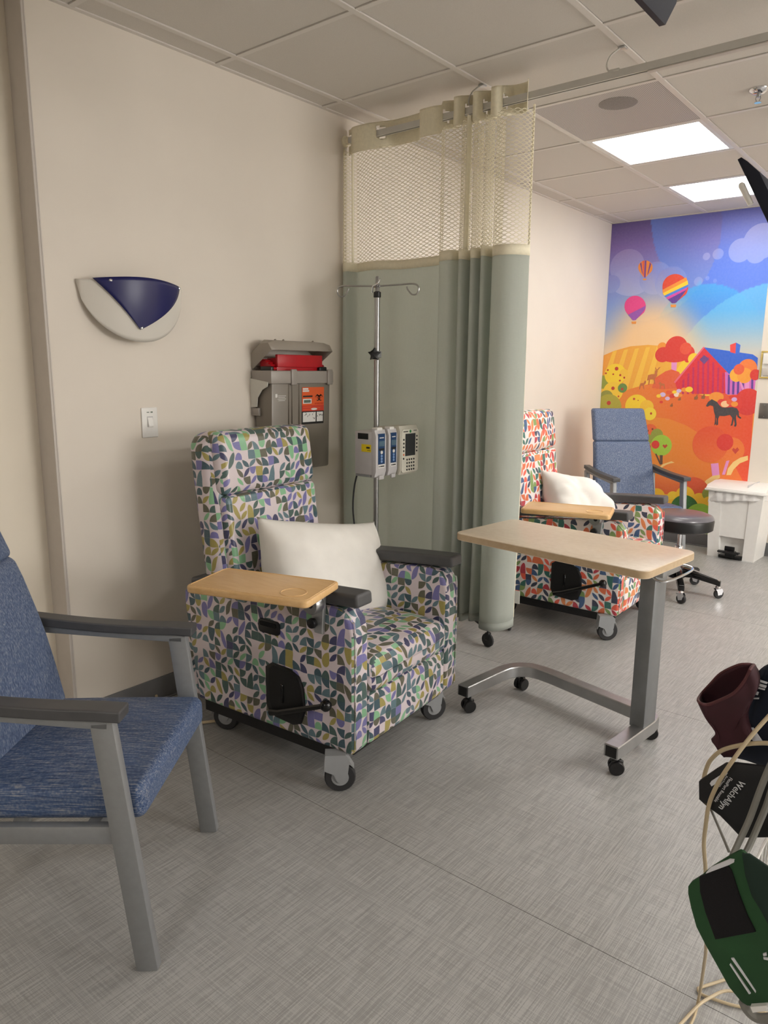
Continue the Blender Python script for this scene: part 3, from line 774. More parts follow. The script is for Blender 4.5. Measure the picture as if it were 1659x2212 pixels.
 ('p',[(0.64,1.978),(0.647,1.992),(0.651,2.008),(0.653,2.024),(0.651,2.041),(0.647,2.058),(0.64,2.074),(0.63,2.09),(0.618,2.103),(0.604,2.115),(0.588,2.125),(0.572,2.132),(0.554,2.136),(0.537,2.137),(0.52,2.135),(0.504,2.13),(0.49,2.123),(0.477,2.113),(0.467,2.1),(0.459,2.086),(0.454,2.07),(0.453,2.053),(0.454,2.036),(0.458,2.019),(0.466,2.002),(0.476,1.987),(0.537,1.915),(0.561,1.914)],(226,70,44),None),
 ('p',[(0.455,2.022),(0.631,2.106),(0.644,2.077),(0.462,1.988)],(242,150,52),None),
 ('p',[(0.461,1.997),(0.644,2.082),(0.652,2.049),(0.475,1.972)],(248,208,52),None),
 ('p',[(0.472,1.976),(0.652,2.052),(0.651,2.031),(0.491,1.96)],(70,130,220),None),
 ('p',[(0.488,1.962),(0.648,2.031),(0.639,2.009),(0.507,1.943)],(216,70,170),None),
 ('p',[(0.504,1.946),(0.641,2.012),(0.617,1.975),(0.571,1.918),(0.54,1.915)],(92,54,150),None),
 ('p',[(0.527,1.906),(0.573,1.904),(0.57,1.883),(0.533,1.885)],(238,150,60),None),
 ('p',[(0.32,1.853),(0.326,1.865),(0.33,1.879),(0.332,1.893),(0.331,1.908),(0.327,1.922),(0.321,1.936),(0.312,1.949),(0.302,1.961),(0.289,1.971),(0.275,1.979),(0.261,1.985),(0.245,1.988),(0.23,1.989),(0.215,1.987),(0.201,1.983),(0.188,1.976),(0.176,1.967),(0.167,1.956),(0.16,1.944),(0.156,1.93),(0.154,1.916),(0.155,1.901),(0.159,1.886),(0.165,1.872),(0.174,1.859),(0.23,1.795),(0.252,1.794)],(232,64,140),None),
 ('p',[(0.189,1.84),(0.33,1.906),(0.327,1.879),(0.295,1.839),(0.257,1.796),(0.233,1.794)],(150,80,176),None),
 ('p',[(0.221,1.785),(0.263,1.784),(0.26,1.765),(0.227,1.766)],(238,150,60),None),
 ('p',[(0.865,1.122),(0.878,1.153),(0.897,1.169),(0.904,1.175),(0.916,1.169),(0.943,1.156),(0.965,1.13),(0.984,1.115),(1.022,1.115),(1.058,1.12),(1.091,1.113),(1.108,1.089),(1.112,1.056),(1.132,1.039),(1.122,1.034),(1.104,1.046),(1.095,1.066),(1.092,1.044),(1.102,0.988),(1.098,0.973),(1.084,0.973),(1.088,0.993),(1.078,1.032),(1.073,0.981),(1.058,0.976),(1.064,0.997),(1.066,1.037),(1.048,1.06),(1.007,1.049),(0.972,1.049),(0.964,1.026),(0.968,0.981),(0.955,0.974),(0.953,1.026),(0.945,1.037),(0.953,0.986),(0.94,0.973),(0.942,0.997),(0.94,1.048),(0.928,1.081),(0.919,1.121),(0.897,1.128),(0.876,1.116)],(66,60,64),None),
 ('p',[(0.386,1.309),(0.392,1.354),(0.421,1.362),(0.445,1.363),(0.446,1.39),(0.46,1.395),(0.469,1.383),(0.464,1.374),(0.466,1.352),(0.453,1.331),(0.448,1.32),(0.457,1.281),(0.45,1.281),(0.438,1.319),(0.412,1.319),(0.407,1.276),(0.398,1.276),(0.401,1.315)],(196,110,60),None),
 ('p',[(0.454,1.392),(0.444,1.416),(0.449,1.416),(0.46,1.397),(0.476,1.416),(0.489,1.421),(0.467,1.392)],(196,110,60),None),
 ('p',[(0.328,1.27),(0.336,1.287),(0.36,1.291),(0.369,1.309),(0.379,1.307),(0.378,1.288),(0.364,1.271),(0.369,1.24),(0.363,1.24),(0.355,1.268),(0.34,1.266),(0.333,1.237),(0.327,1.237)],(196,110,60),None),
 ('p',[(0.483,1.285),(0.493,1.304),(0.504,1.29),(0.53,1.286),(0.538,1.246),(0.531,1.246),(0.524,1.272),(0.505,1.271),(0.5,1.243),(0.495,1.243),(0.495,1.278)],(196,110,60),None),
 ('p',[(0.771,1.168),(0.771,1.189),(0.782,1.194),(0.788,1.208),(0.793,1.208),(0.796,1.192),(0.801,1.185),(0.795,1.169)],(150,92,50),None),
 ('p',[(0.825,1.176),(0.825,1.196),(0.836,1.201),(0.841,1.215),(0.847,1.215),(0.849,1.199),(0.854,1.192),(0.849,1.176)],(150,92,50),None),
 ('p',[(0.589,1.105),(0.59,1.12),(0.597,1.123),(0.601,1.133),(0.606,1.134),(0.607,1.122),(0.611,1.117),(0.607,1.106)],(150,92,50),None),
 ('p',[(0.648,1.157),(0.649,1.172),(0.657,1.176),(0.661,1.185),(0.665,1.186),(0.666,1.174),(0.67,1.17),(0.666,1.158)],(150,92,50),None),
]

# ------------------------------------------------------------------ mural: one printed sheet on the back wall
def lerp3(a, b, t):
    t = max(0.0, min(1.0, t)); return tuple(a[i]+(b[i]-a[i])*t for i in range(3))
def sky(x, z):
    yc = (2.776-z)/0.001218; xc = x/0.00111+135-0.072*(yc-183)
    stops = [(130, (92, 74, 138)), (330, (128, 104, 176)), (520, (128, 136, 208)), (700, (132, 158, 220)), (860, (150, 176, 222)), (1000, (224, 208, 190)), (1250, (240, 210, 170))]
    c = stops[-1][1]
    for (y0, c0), (y1, c1) in zip(stops[:-1], stops[1:]):
        if yc <= y1: c = lerp3(c0, c1, (yc-y0)/(y1-y0)); break
    d1 = math.hypot(xc-1100, yc-150)                    # blue field right of the first arc
    if d1 < 675: c = lerp3(c, (98, 134, 226), (0.25+0.55*(d1/675)**2)*max(0.0, min(1.0, (820-yc)/260)))
    d2 = math.hypot(xc-330, yc-240)                     # outside the big lilac disc
    if d2 > 575 and xc > 330: c = lerp3(c, (82, 124, 236), (0.25+0.5*max(0.0, min(1.0, (yc-200)/250)))*max(0.0, min(1.0, (960-yc)/200)))
    d3 = math.hypot(xc-820, yc-980)                     # blue dome
    if d3 < 380: c = lerp3(c, (64, 168, 240), max(0, 0.8-0.8*max(0, (yc-640))/300))
    d4 = math.hypot(xc-1330, yc-1420)                   # pale cyan dome
    if d4 < 815: c = lerp3(c, lerp3((96, 184, 240), (214, 204, 190), (yc-760)/300), 0.85)
    g = math.hypot((xc-440)*0.95, yc-980)               # sun glow
    k = max(0.0, min(1.0, (430-g)/300)); c = lerp3(c, (250, 206, 150), 0.95*k*k*(3-2*k))
    if yc > 1250: c = lerp3(c, (240, 150, 52), (yc-1250)/100)
    return c
MX0, MX1, MZ0, MZ1 = 0.002, 1.219, 0.104, 2.566
mv = []; mf = []; mc = []
def mural_add(pts, layer, colf, fan=True):
    y = YB-0.0012-layer*0.000012
    b = len(mv)
    for (x, z) in pts: mv.append((x, y, z)); mc.append(lin(colf(x, z)))
    return b
nx, nz = 120, 220
b0 = 0
for j in range(nz+1):
    for i in range(nx+1):
        x = MX0+(MX1-MX0)*i/nx; z = MZ0+(MZ1-MZ0)*j/nz
        mv.append((x, YB-0.0012, z)); mc.append(lin(sky(x, z)))
for j in range(nz):
    for i in range(nx): mf.append((j*(nx+1)+i, j*(nx+1)+i+1, (j+1)*(nx+1)+i+1, (j+1)*(nx+1)+i))
b = len(mv)
for (x, z) in ((MX0, MZ0), (MX1, MZ0), (MX1, MZ1), (MX0, MZ1)): mv.append((x, YB-0.0001, z)); mc.append(lin((200, 190, 180)))
mf.append((b+3, b+2, b+1, b))
def clip(poly):
    for ax, lim, sg in ((0, MX0, 1), (0, MX1, -1), (1, MZ0, 1), (1, MZ1, -1)):
        out = []
        for k in range(len(poly)):
            p, q = poly[k-1], poly[k]; ip, iq = (p[ax]-lim)*sg >= 0, (q[ax]-lim)*sg >= 0
            if ip != iq:
                t = (lim-p[ax])/(q[ax]-p[ax]); out.append((p[0]+(q[0]-p[0])*t, p[1]+(q[1]-p[1])*t))
            if iq: out.append(q)
        poly = out
        if len(poly) < 3: return []
    return poly
for li, s in enumerate(MURAL):
    if s[0] == 'p':
        pts = s[1]; c, c2, al = s[2], s[3], 1.0
        zs = [p[0] for p in pts]; lo, hi = min(zs), max(zs); horiz = True
    else:
        (cx, cz), rx, rz, c, c2, al = s[1:]
        n = 40 if rx > 0.04 else 18
        pts = [(cx+rx*math.cos(2*PI*k/n), cz+rz*math.sin(2*PI*k/n)) for k in range(n)]
        lo, hi = cz+rz, cz-rz; horiz = False
    pts = clip(pts)
    if not pts: continue
    def colf(x, z):
        q = c if c2 is None else lerp3(c, c2, ((x if horiz else z)-lo)/(hi-lo))
        return q if al == 1 else lerp3(sky(x, z), q, al)
    ar = sum(pts[k-1][0]*pts[k][1]-pts[k][0]*pts[k-1][1] for k in range(len(pts)))
    if ar < 0: pts = pts[::-1]
    b = mural_add(pts, li+1, colf)
    mf.append(tuple(b+k for k in range(len(pts))))
mb = MB(); mb.v = [Vector(v) for v in mv]; mb.f = mf
mo = obj('wall_mural', mb, M['mural'], smooth=0, colours=mc)
tag(mo, 'bright orange and blue farm landscape mural covering the back wall', 'mural')

# wall plates right of the mural
t = thing('wall_file_holder', 'clear cream plastic holder with gold edges on the wall right of mural', 'wall holder', (1.30, YB, 1.34))
fr = MB().box(-0.075, 0.075, -0.012, 0, 0.0, 0.012, 0.003).box(-0.075, 0.075, -0.012, 0, 0.188, 0.20, 0.003).box(-0.075, -0.063, -0.012, 0, 0.012, 0.188, 0.002).box(0.063, 0.075, -0.012, 0, 0.012, 0.188, 0.002)
obj('frame', fr, M['brass'], t)
obj('back_plate', MB().box(-0.062, 0.062, -0.006, -0.001, 0.012, 0.188), M['white_plastic'], t)
obj('upper_block', MB().box(-0.055, 0.062, -0.035, -0.006, 0.105, 0.178, 0.004), M['white_plastic'], t)
obj('lower_pocket', MB().box(-0.055, 0.062, -0.018, -0.006, 0.02, 0.075, 0.004), M['trim'], t)
t = thing('steel_wall_plate', 'blank stainless steel wall plate right of the mural', 'wall plate', (1.285, YB, 1.043))
obj('plate', MB().box(-0.036, 0.036, -0.006, 0, 0.0, 0.115, 0.002), plain('dull_stainless', (128, 124, 120), 0.35, metal=0.8, nscale=15, var=0.08), t)
for z in (0.015, 0.10):
    obj('screw', MB().lathe([(0, 0.0085), (0.003, 0.0085), (0.004, 0.006)], 10, T(0, 0, z) @ Matrix.Rotation(R(90), 4, 'X')), M['steel'], t)

# ------------------------------------------------------------------ wall sconce
YC, HW, ZT, HH, DP = 1.640, 0.222, 1.690, 0.212, 0.092
t = thing('wall_sconce', 'half bowl opal glass wall sconce with a navy blue front panel', 'wall lamp', (0, YC, ZT))
def bowl(tt, s, off=0.0):
    e = math.sqrt(max(0, 1-tt*tt))
    x = 0.006+DP*(1-tt*tt)**0.85*(1-0.42*s*s)+off
    return Vector((x, HW*tt, -HH*s*e))
def grid_bowl(u, v): return bowl(-0.999+1.998*u, v)
obj('glass_bowl', MB().grid(36, 14, grid_bowl), M['opal'], t, smooth=80, solid=0.004)
obj('back_plate', MB().box(0.0, 0.006, -0.10, 0.10, -0.13, -0.01), M['white_metal'], t)
def panel(u, v):
    # v runs down from the top edge to the lower corner; sides: straight on the left, bowed on the right
    zt = -v*0.172
    l = -0.83+0.73*v; r = 0.80-0.90*v**1.75
    tt = l+(r-l)*u; e = max(0.05, math.sqrt(max(0, 1-tt*tt))); s = min(1.0, -zt/(HH*e))
    p = bowl(tt, s, 0.011); p.z = zt+0.004+0.014*(1-v)*math.sin(PI*u); return p
obj('navy_panel', MB().grid(22, 14, panel), M['navy_glass'], t, smooth=80, solid=0.004)
for (u, v) in ((0.12, 0.06), (0.985, 0.04), (0.5, 0.965)):
    p = panel(u, v)
    obj('rivet', MB().lathe([(0.0, 0.009), (0.004, 0.008), (0.006, 0.004), (0.006, -0.006)], 14, T(*p) @ Matrix.Rotation(R(90), 4, 'Y')), M['chrome'], t)

# ------------------------------------------------------------------ light switch
t = thing('light_switch', 'white wall switch plate with a slider below the wall sconce', 'light switch', (0, 1.689, 1.111))
obj('plate', MB().box(0, 0.006, -0.036, 0.036, 0.0, 0.118, 0.003, 3), M['white_plastic'], t)
obj('slot', MB().box(0.0062, 0.0066, -0.013, 0.013, 0.042, 0.083), M['lightgrey'], t, smooth=0)
obj('slider', MB().prism([(0.006, 0.041), (0.015, 0.043), (0.015, 0.048), (0.007, 0.079), (0.006, 0.079)], -0.011, 0.011, 'xz'), M['white_plastic'], t, smooth=0)
obj('print', MB().box(0.006, 0.0064, -0.013, -0.002, 0.098, 0.101).box(0.006, 0.0064, 0.004, 0.014, 0.097, 0.102), M['label_green'], t, smooth=0)

# ------------------------------------------------------------------ sharps container
t = thing('sharps_container', 'smoky grey wall mounted sharps bin with open lid and red drop tray', 'sharps bin', (0, 2.23, 0.0))
W_ = 0.375; D_ = 0.125; Z0, Z1 = 0.90, 1.345
body = MB().prism([(0.012, Z0+0.02), (D_-0.012, Z0+0.02), (D_, Z1), (0.006, Z1)], 0.0, W_, 'xz', 0.010, 2)
obj('bin', body, M['sharps'], t)
for yy in (0.10, 0.12, 0.165):
    obj('rib', MB().box(D_-0.006, D_+0.0015, yy, yy+0.006, Z0+0.12, Z1-0.01), M['sharps'], t, smooth=0)
rim = MB().box(-0.0+0.004, D_+0.010, -0.012, W_+0.012, Z1-0.028, Z1+0.030, 0.006, 2)
obj('rim', rim, M['sharps_light'], t)
for yy in (0.105, W_-0.035): obj('clasp', MB().box(D_+0.006, D_+0.018, yy, yy+0.034, Z1-0.034, Z1+0.036, 0.004), M['sharps_light'], t)
# wall bracket on the near side
obj('wall_bracket', MB().prism([(0.0, Z1-0.005), (0.115, Z1-0.02), (0.11, Z1-0.04), (0.075, Z1-0.055), (0.045, Z1-0.09), (0.04, Z1-0.13), (0.0, Z1-0.135)], -0.016, -0.011, 'xz'), M['bracket'], t, smooth=0)
obj('wall_bracket_foot', MB().box(0.0, 0.05, -0.014, 0.0, Z1-0.17, Z1-0.135, 0.003), M['sharps_light'], t)
# red drop tray standing in the opening
dr = MB().box(0.04, 0.105, 0.05, W_-0.05, Z1+0.0, Z1+0.085, 0.004).box(0.10, 0.116, 0.045, W_-0.045, Z1+0.045, Z1+0.10, 0.003)
tray = obj('drop_tray', dr, M['red_plastic'], t)
def gear(y0, y1):
    pts = []
    for k in range(9):
        a = R(100-110*k/8); a2 = R(100-110*(k+0.5)/8)
        pts += [(0.042+0.076*math.cos(a), Z1+0.004+0.076*math.sin(a)), (0.042+0.076*math.cos(a2), Z1+0.004+0.076*math.sin(a2)), (0.042+0.065*math.cos(a2), Z1+0.004+0.065*math.sin(a2))]
    pts = [(p[0], max(p[1], Z1-0.01)) for p in pts]
    pts += [(0.042, Z1-0.01)]
    return MB().prism(pts, y0, y1, 'xz')
for a, b in ((0.018, 0.046), (W_-0.046, W_-0.018)): obj('toothed_end', gear(a, b), M['red_plastic'], tray, smooth=0)
for a, b in ((0.0, 0.018), (W_-0.07, W_-0.02)): obj('seal', MB().box(0.05, 0.122, a, b, Z1+0.025, Z1+0.048, 0.005), M['black'], t)
# lid: open-bottomed hood, tipped back on its hinge
lm = T(0.008, 0, Z1+0.035) @ Matrix.Rotation(R(-34), 4, 'Y')
ly0, ly1 = -0.006, W_+0.006
lid = MB()
outl = [(0.0, 0.0), (0.0, 0.045), (0.025, 0.082), (0.105, 0.082), (0.15, 0.045), (0.15, 0.0)]
n = len(outl)
cut = 0.035
secs = [(ly0, 0.0), (ly0, 0.75), (ly0+cut, 1.0), (ly1-cut, 1.0), (ly1, 0.75), (ly1, 0.0)]
V = []; F = []
for (yy, k) in secs:
    for (a, b_) in outl: V.append((a if b_ == 0 else 0.075+(a-0.075)*(0.92+0.08*(1 if b_ < 0.05 else 1)), yy, b_*k))
for i in range(len(secs)-1):
    for j in range(n-1): F.append((i*n+j, i*n+j+1, (i+1)*n+j+1, (i+1)*n+j))
lid.add(V, F, lm)
obj('lid', lid, M['sharps_lid'], t, smooth=30, solid=0.004)
for yy in (0.09, 0.14, 0.33): obj('lid_rib', MB().box(0.03, 0.112, yy, yy+0.006, 0.080, 0.0865, m=lm), M['sharps_lid'], t, smooth=0)
# label
lx = D_+0.0012
def slab(nm, y0, y1, z0, z1, m_, lift=0.0):
    # follows the slight taper of the front
    k = (D_-(D_-0.012))/(Z1-Z0-0.02)
    xa = D_-(Z1-z0)*k; xb = D_-(Z1-z1)*k
    q = MB(); e = 0.0012+lift
    q.add([(xa+e, y0, z0), (xa+e, y1, z0), (xb+e, y1, z1), (xb+e, y0, z1), (xa, y0, z0), (xa, y1, z0), (xb, y1, z1), (xb, y0, z1)],
          [(0, 1, 2, 3), (4, 7, 6, 5), (0, 4, 5, 1), (1, 5, 6, 2), (2, 6, 7, 3), (3, 7, 4, 0)])
    return q
LY0, LY1 = 0.185, 0.330
lab = obj('warning_label', slab('l', LY0, LY1, Z1-0.215, Z1-0.045, M['ink']), M['ink'], t, smooth=0)
obj('label_orange_field', slab('l', LY0, LY1, Z1-0.130, Z1-0.045, None, 0.0004), M['label_orange'], lab, smooth=0)
obj('label_red_field', slab('l', LY0, LY1, Z1-0.155, Z1-0.128, None, 0.0005), M['label_red'], lab, smooth=0)
obj('label_barcode_box', slab('l', LY0+0.006, LY0+0.062, Z1-0.120, Z1-0.098, None, 0.0007), M['paper'], lab, smooth=0)
obj('label_barcode', slab('l', LY0+0.012, LY0+0.056, Z1-0.116, Z1-0.103, None, 0.0009), M['label_green'], lab, smooth=0)
obj('label_text_block', MB().add(slab('l', LY0+0.004, LY0+0.04, Z1-0.056, Z1-0.049, None, 0.0007).v, slab('l', 0, 1, 0, 1, None).f).add(slab('l', LY0+0.004, LY0+0.045, Z1-0.066, Z1-0.058, None, 0.0007).v, slab('l', 0, 1, 0, 1, None).f), M['paper'], lab, smooth=0)
obj('label_black_bar', slab('l', LY0+0.006, LY0+0.068, Z1-0.090, Z1-0.083, None, 0.0007), M['ink'], lab, smooth=0)
tm = T(D_-0.001, 0, 0) @ Matrix(((0, 0, 1, 0), (1, 0, 0, 0), (0, 1, 0, 0), (0, 0, 0, 1)))
def ltext(s, size, y, z, m_, x=0.0):
    return obj('label_text', text_mb(s, size, 0.0003, m=T(D_-0.0009+x, y, z) @ Matrix(((0, 0, 1, 0), (1, 0, 0, 0), (0, 1, 0, 0), (0, 0, 0, 1)))), m_, lab, smooth=0)
ltext('BIOHAZARD', 0.0105, LY0+0.112, Z1-0.121, M['label_red'])
for k in range(3):
    obj('label_small_print', slab('l', LY0+0.006+0.05*(k % 2), LY0+0.06+0.06*(k % 2), Z1-0.137-0.006*k, Z1-0.134-0.006*k, None, 0.0008), M['label_orange'], lab, smooth=0)
obj('label_oval', MB().prism([(a, b) for a, b in [(LY0+0.078+0.02*math.cos(2*PI*k/20), Z1-0.146+0.005*math.sin(2*PI*k/20)) for k in range(20)]], D_-0.003, D_-0.0006, 'yz'), M['paper'], lab, smooth=0)
for (a, b) in ((LY0+0.006, LY0+0.090), (LY0+0.098, LY1-0.006)):
    obj('label_picture', slab('l', a, b, Z1-0.205, Z1-0.160, None, 0.0006), M['paper'], lab, smooth=0)
rs = random.Random(4)
for (a, b) in ((LY0+0.012, LY0+0.084), (LY0+0.104, LY1-0.012)):
    dm = MB()
    for k in range(9 if b-a > 0.05 else 5):
        yy = a+(b-a)*rs.random(); zz = Z1-0.178-0.02*(rs.random()-0.5)*1.6; kk = (Z1-zz)*0.0282
        p0 = Vector((D_-kk+0.0022, yy, zz)); p1 = p0+Vector((0, (rs.random()-0.5)*0.03, (rs.random()-0.5)*0.02))
        dm.tube([p0, (p0+p1)/2+Vector((0, 0.003, 0.004)), p1], 0.0009, 5)
    obj('picture_lines', dm, M['ink'], lab, smooth=0)
# biohazard trefoil: three open rings round a small ring
bz = MB(); by, bzz = LY0+0.112, Z1-0.088; bxx = D_-0.0008
def ring(cy, cz, r, a0, a1, th, n=18):
    V = []; F = []
    for k in range(n+1):
        a = R(a0+(a1-a0)*k/n); w = th*math.sin(PI*min(max(k/n, 0.06), 0.94))**0.5
        V += [(bxx, cy+(r-w/2)*math.cos(a), cz+(r-w/2)*math.sin(a)), (bxx, cy+(r+w/2)*math.cos(a), cz+(r+w/2)*math.sin(a))]
    for k in range(n): F.append((2*k, 2*k+1, 2*k+3, 2*k+2))
    bz.add(V, F)
for k in range(3):
    a = R(90+120*k); ring(by+0.0135*math.cos(a), bzz+0.0135*math.sin(a), 0.0125, 90+120*k+38, 90+120*k+322, 0.0062)
    ring(by, bzz, 0.0125, 90+120*k-42, 90+120*k+42, 0.0030, 10)
obj('biohazard_symbol', bz, M['ink'], lab, smooth=0, solid=0.0004)
obj('check_mark_box', slab('l', 0.020, 0.032, Z1-0.088, Z1-0.072, None, 0.0004), M['paper'], t, smooth=0)
for k in range(4): obj('moulded_print', slab('l', 0.034+0.004*(k % 2), 0.085-0.006*(k % 2), Z1-0.082-0.007*k, Z1-0.080-0.007*k, None, 0.0002), M['paper'], t, smooth=0)

# ================================================================== FURNITURE HELPERS
def bar(mb, p0, p1, a, b, side=(0, 1, 0), bev=0.0):
    """rectangular bar from p0 to p1; a = half width along side, b = half width across"""
    p0, p1 = Vector(p0), Vector(p1); t_ = (p1-p0).normalized(); s = Vector(side); s = (s-t_*s.dot(t_)).normalized(); o_ = t_.cross(s)
    L_ = (p1-p0).length
    m = Matrix(((s.x, o_.x, t_.x, p0.x), (s.y, o_.y, t_.y, p0.y), (s.z, o_.z, t_.z, p0.z), (0, 0, 0, 1)))
    return mb.box(-a, a, -b, b, 0, L_, bev, 2, m)

def caster(parent, x, y, ang, r=0.045, stem=0.13, w=0.026, housing='grey_plastic', tyre='rubber', trail=0.03):
    """swivel caster as a part with its wheel and hub as sub-parts; ang = rolling direction"""
    m = T(x, y, 0) @ Matrix.Rotation(R(ang), 4, 'Z')
    h = MB()
    # two cheeks from the crown down to the axle, a curved hood between them
    top_ = stem-0.004
    cheek = [(-r*0.95, top_), (r*0.35, top_), (r*0.62, top_-0.014), (r*0.50, r*1.35), (r*0.22, r*0.86), (0.0, r*0.70), (-r*0.20, r*0.82), (-r*0.42, r*1.30), (-r*1.02, r*1.55)]
    for sg in (-1, 1):
        h.prism(cheek, sg*(w/2+0.002), sg*(w/2+0.009), 'xz', m=m)
    hood = []
    for k in range(9):
        a = R(35+135*k/8); hood.append(((r+0.005)*math.cos(a), r+(r+0.005)*math.sin(a)))
    h.prism(hood+[(-r*0.95, top_), (r*0.35, top_)], -w/2-0.003, w/2+0.003, 'xz', m=m)
    f = obj('caster', h, M[housing], parent, smooth=40)
    wl = MB().lathe([(r*0.55, -w/2), (r*0.93, -w/2), (r, -w/2+0.005), (r, w/2-0.005), (r*0.93, w/2), (r*0.55, w/2)], 26, m @ T(0, 0, r) @ Matrix.Rotation(R(90), 4, 'X'))
    obj('tyre', wl, M[tyre], f)
    hb = MB().lathe([(0.0, -w/2-0.0015), (r*0.55, -w/2-0.0005), (r*0.56, w/2+0.0005), (0.0, w/2+0.0015)], 20, m @ T(0, 0, r) @ Matrix.Rotation(R(90), 4, 'X'))
    obj('hub', hb, M[housing], f)
    return f

# ================================================================== RECLINERS
def make_recliner(label, fabric, loc, rz, tray_loc, tray_rot):
    t = thing('medical_recliner', label, 'recliner', loc, rz, 'patterned medical recliners')
    FB = M[fabric]
    FX = 0.36
    side_prof = [(-0.382, 0.135), (FX-0.012, 0.13), (FX, 0.145), (FX, 0.545), (FX-0.010, 0.590), (FX-0.035, 0.618), (FX-0.08, 0.630), (0.1, 0.616), (-0.44, 0.558), (-0.44, 0.50)]
    for sg in (-1, 1):
        mb = MB().prism(side_prof, sg*0.257, sg*0.345, 'xz', 0.014, 3)
        obj('side_panel', mb, FB, t, uv=True)
        pipe = [(FX+0.001, sg*0.334, 0.15), (FX+0.001, sg*0.334, 0.545), (FX-0.012, sg*0.334, 0.59), (FX-0.038, sg*0.334, 0.617), (FX-0.08, sg*0.334, 0.6285), (0.1, sg*0.334, 0.6145)]
        obj('piping', MB().tube(catmull(pipe, 5), 0.0028, 6), FB, t, uv=True)
        # arm pad, sloping slightly to the rear
        def padfn(v):
            v = v.copy(); k = (v.x+0.39)/0.78
            v.y *= 0.93+0.07*math.sin(PI*min(1, k*1.1)); v.z += 0.010*math.sin(PI*k)
            return v
        pm = T(-0.012, sg*0.302, 0.628) @ Matrix.Rotation(R(-5.2), 4, 'Y')
        obj('arm_pad', MB().rbox((0.78, 0.092, 0.044), 0.011, 3, 6, pm, padfn), M['armpad'], t)
    # undercarriage
    obj('base_frame', MB().box(-0.40, 0.33, -0.30, 0.30, 0.105, 0.135, 0.004).box(-0.36, 0.26, -0.33, -0.30, 0.09, 0.132), M['black'], t)
    # seat cushion
    def seatfn(v):
        v = v.copy()
        if v.z > 0: v.z += 0.018*(1-(v.x/0.36)**2)*(1-(v.y/0.26)**2)
        if v.x > 0.2: v.z -= 0.012*((v.x-0.2)/0.13)**2 if v.z > 0 else 0
        return v
    obj('seat_cushion', MB().rbox((0.66, 0.512, 0.13), 0.040, 4, 8, T(0.045, 0, 0.375), seatfn), FB, t, uv=True)
    def fpfn(v):
        v = v.copy()
        if v.x > 0: v.x += 0.010*(1-(v.y/0.26)**2)*(1-(v.z/0.1)**2)
        return v
    obj('leg_rest', MB().rbox((0.07, 0.508, 0.185), 0.02, 3, 6, T(0.327, 0, 0.222), fpfn), FB, t, uv=True)
    obj('seat_deck', MB().box(-0.38, 0.29, -0.256, 0.256, 0.14, 0.33), M['black'], t)
    # back: upholstered shell with head and back cushions, leaning
    bm_ = T(-0.258, 0, 0.40) @ Matrix.Rotation(R(-7.5), 4, 'Y')
    def shellfn(v):
        v = v.copy(); k = v.z/0.39
        if k > 0.72: v.y *= 1-0.05*((k-0.72)/0.28)**2
        return v
    obj('back_shell', MB().rbox((0.125, 0.580, 0.78), 0.05, 4, 8, bm_ @ T(-0.055, 0, 0.375), shellfn), FB, t, uv=True)
    def cushfn(v):
        v = v.copy()
        if v.x > 0: v.x += 0.014*(1-(v.y/0.27)**2)
        return v
    obj('back_cushion', MB().rbox((0.075, 0.520, 0.50), 0.022, 4, 8, bm_ @ T(-0.004, 0, 0.272), cushfn), FB, t, uv=True)
    def headfn(v):
        v = v.copy()
        if v.x > 0: v.x += 0.022*(1-(v.y/0.27)**2)*(1-(v.z/0.13)**2)
        return v
    obj('head_cushion', MB().rbox((0.08, 0.530, 0.240), 0.035, 4, 8, bm_ @ T(-0.002, 0, 0.640), headfn), FB, t, uv=True)
    obj('back_skirt', MB().rbox((0.10, 0.66, 0.26), 0.02, 2, 4, T(-0.452, 0, 0.262) @ Matrix.Rotation(R(-5), 4, 'Y')), FB, t, uv=True)
    # handle cup, mechanism plate and lever on the near side
    ys = -0.345
    cup = obj('grip_handle', MB().prism(rrect(0.098, 0.050, 0.014, 4, 0.000, 0.506), ys-0.008, ys+0.004, 'xz', 0.003, 2), M['black'], t)
    obj('grip_slot', MB().prism(rrect(0.076, 0.016, 0.006, 3, 0.000, 0.516), ys-0.0105, ys-0.007, 'xz'), M['black_gloss'], cup)
    pl = [(-0.376, 0.36), (-0.350, 0.378), (-0.27, 0.374), (-0.225, 0.355), (-0.205, 0.315), (-0.200, 0.235), (-0.218, 0.186), (-0.25, 0.174), (-0.33, 0.180), (-0.362, 0.192), (-0.376, 0.22)]
    plate = obj('mechanism_plate', MB().prism([(a+FX, b) for a, b in pl], ys-0.012, ys+0.004, 'xz', 0.005, 2), M['black'], t)
    inn = [(-0.355+0.82*(a+0.376), 0.195+0.88*(b-0.174)) for a, b in pl]
    obj('recess_shade', MB().prism([(a+FX, b) for a, b in inn], ys-0.0135, ys-0.011, 'xz'), plain('plate_shadow_plastic', (8, 8, 10), 0.5), plate, smooth=0)  # near-black slab laid proud of the plate, painting the shade of a recess
    obj('plate_slot', MB().box(FX-0.302, FX-0.290, ys-0.018, ys-0.013, 0.245, 0.315, 0.002, 1), M['black_gloss'], plate)
    lv = obj('lever', MB().tube([(FX-0.352, ys-0.018, 0.196), (FX-0.30, ys-0.03, 0.214), (FX-0.079, ys-0.05, 0.309)], [0.012, 0.0105, 0.0085], 10, sx=0.6), M['black_gloss'], t)
    obj('ball_knob', MB().lathe([(0.0, -0.020), (0.010, -0.0175), (0.0175, -0.010), (0.020, 0.0), (0.0175, 0.010), (0.010, 0.0175), (0.0, 0.020)], 18, T(FX-0.072, ys-0.050, 0.312)), M['black_gloss'], lv)
    # swing tray
    tm_ = T(*tray_loc) @ Matrix.Rotation(R(tray_rot), 4, 'Z')
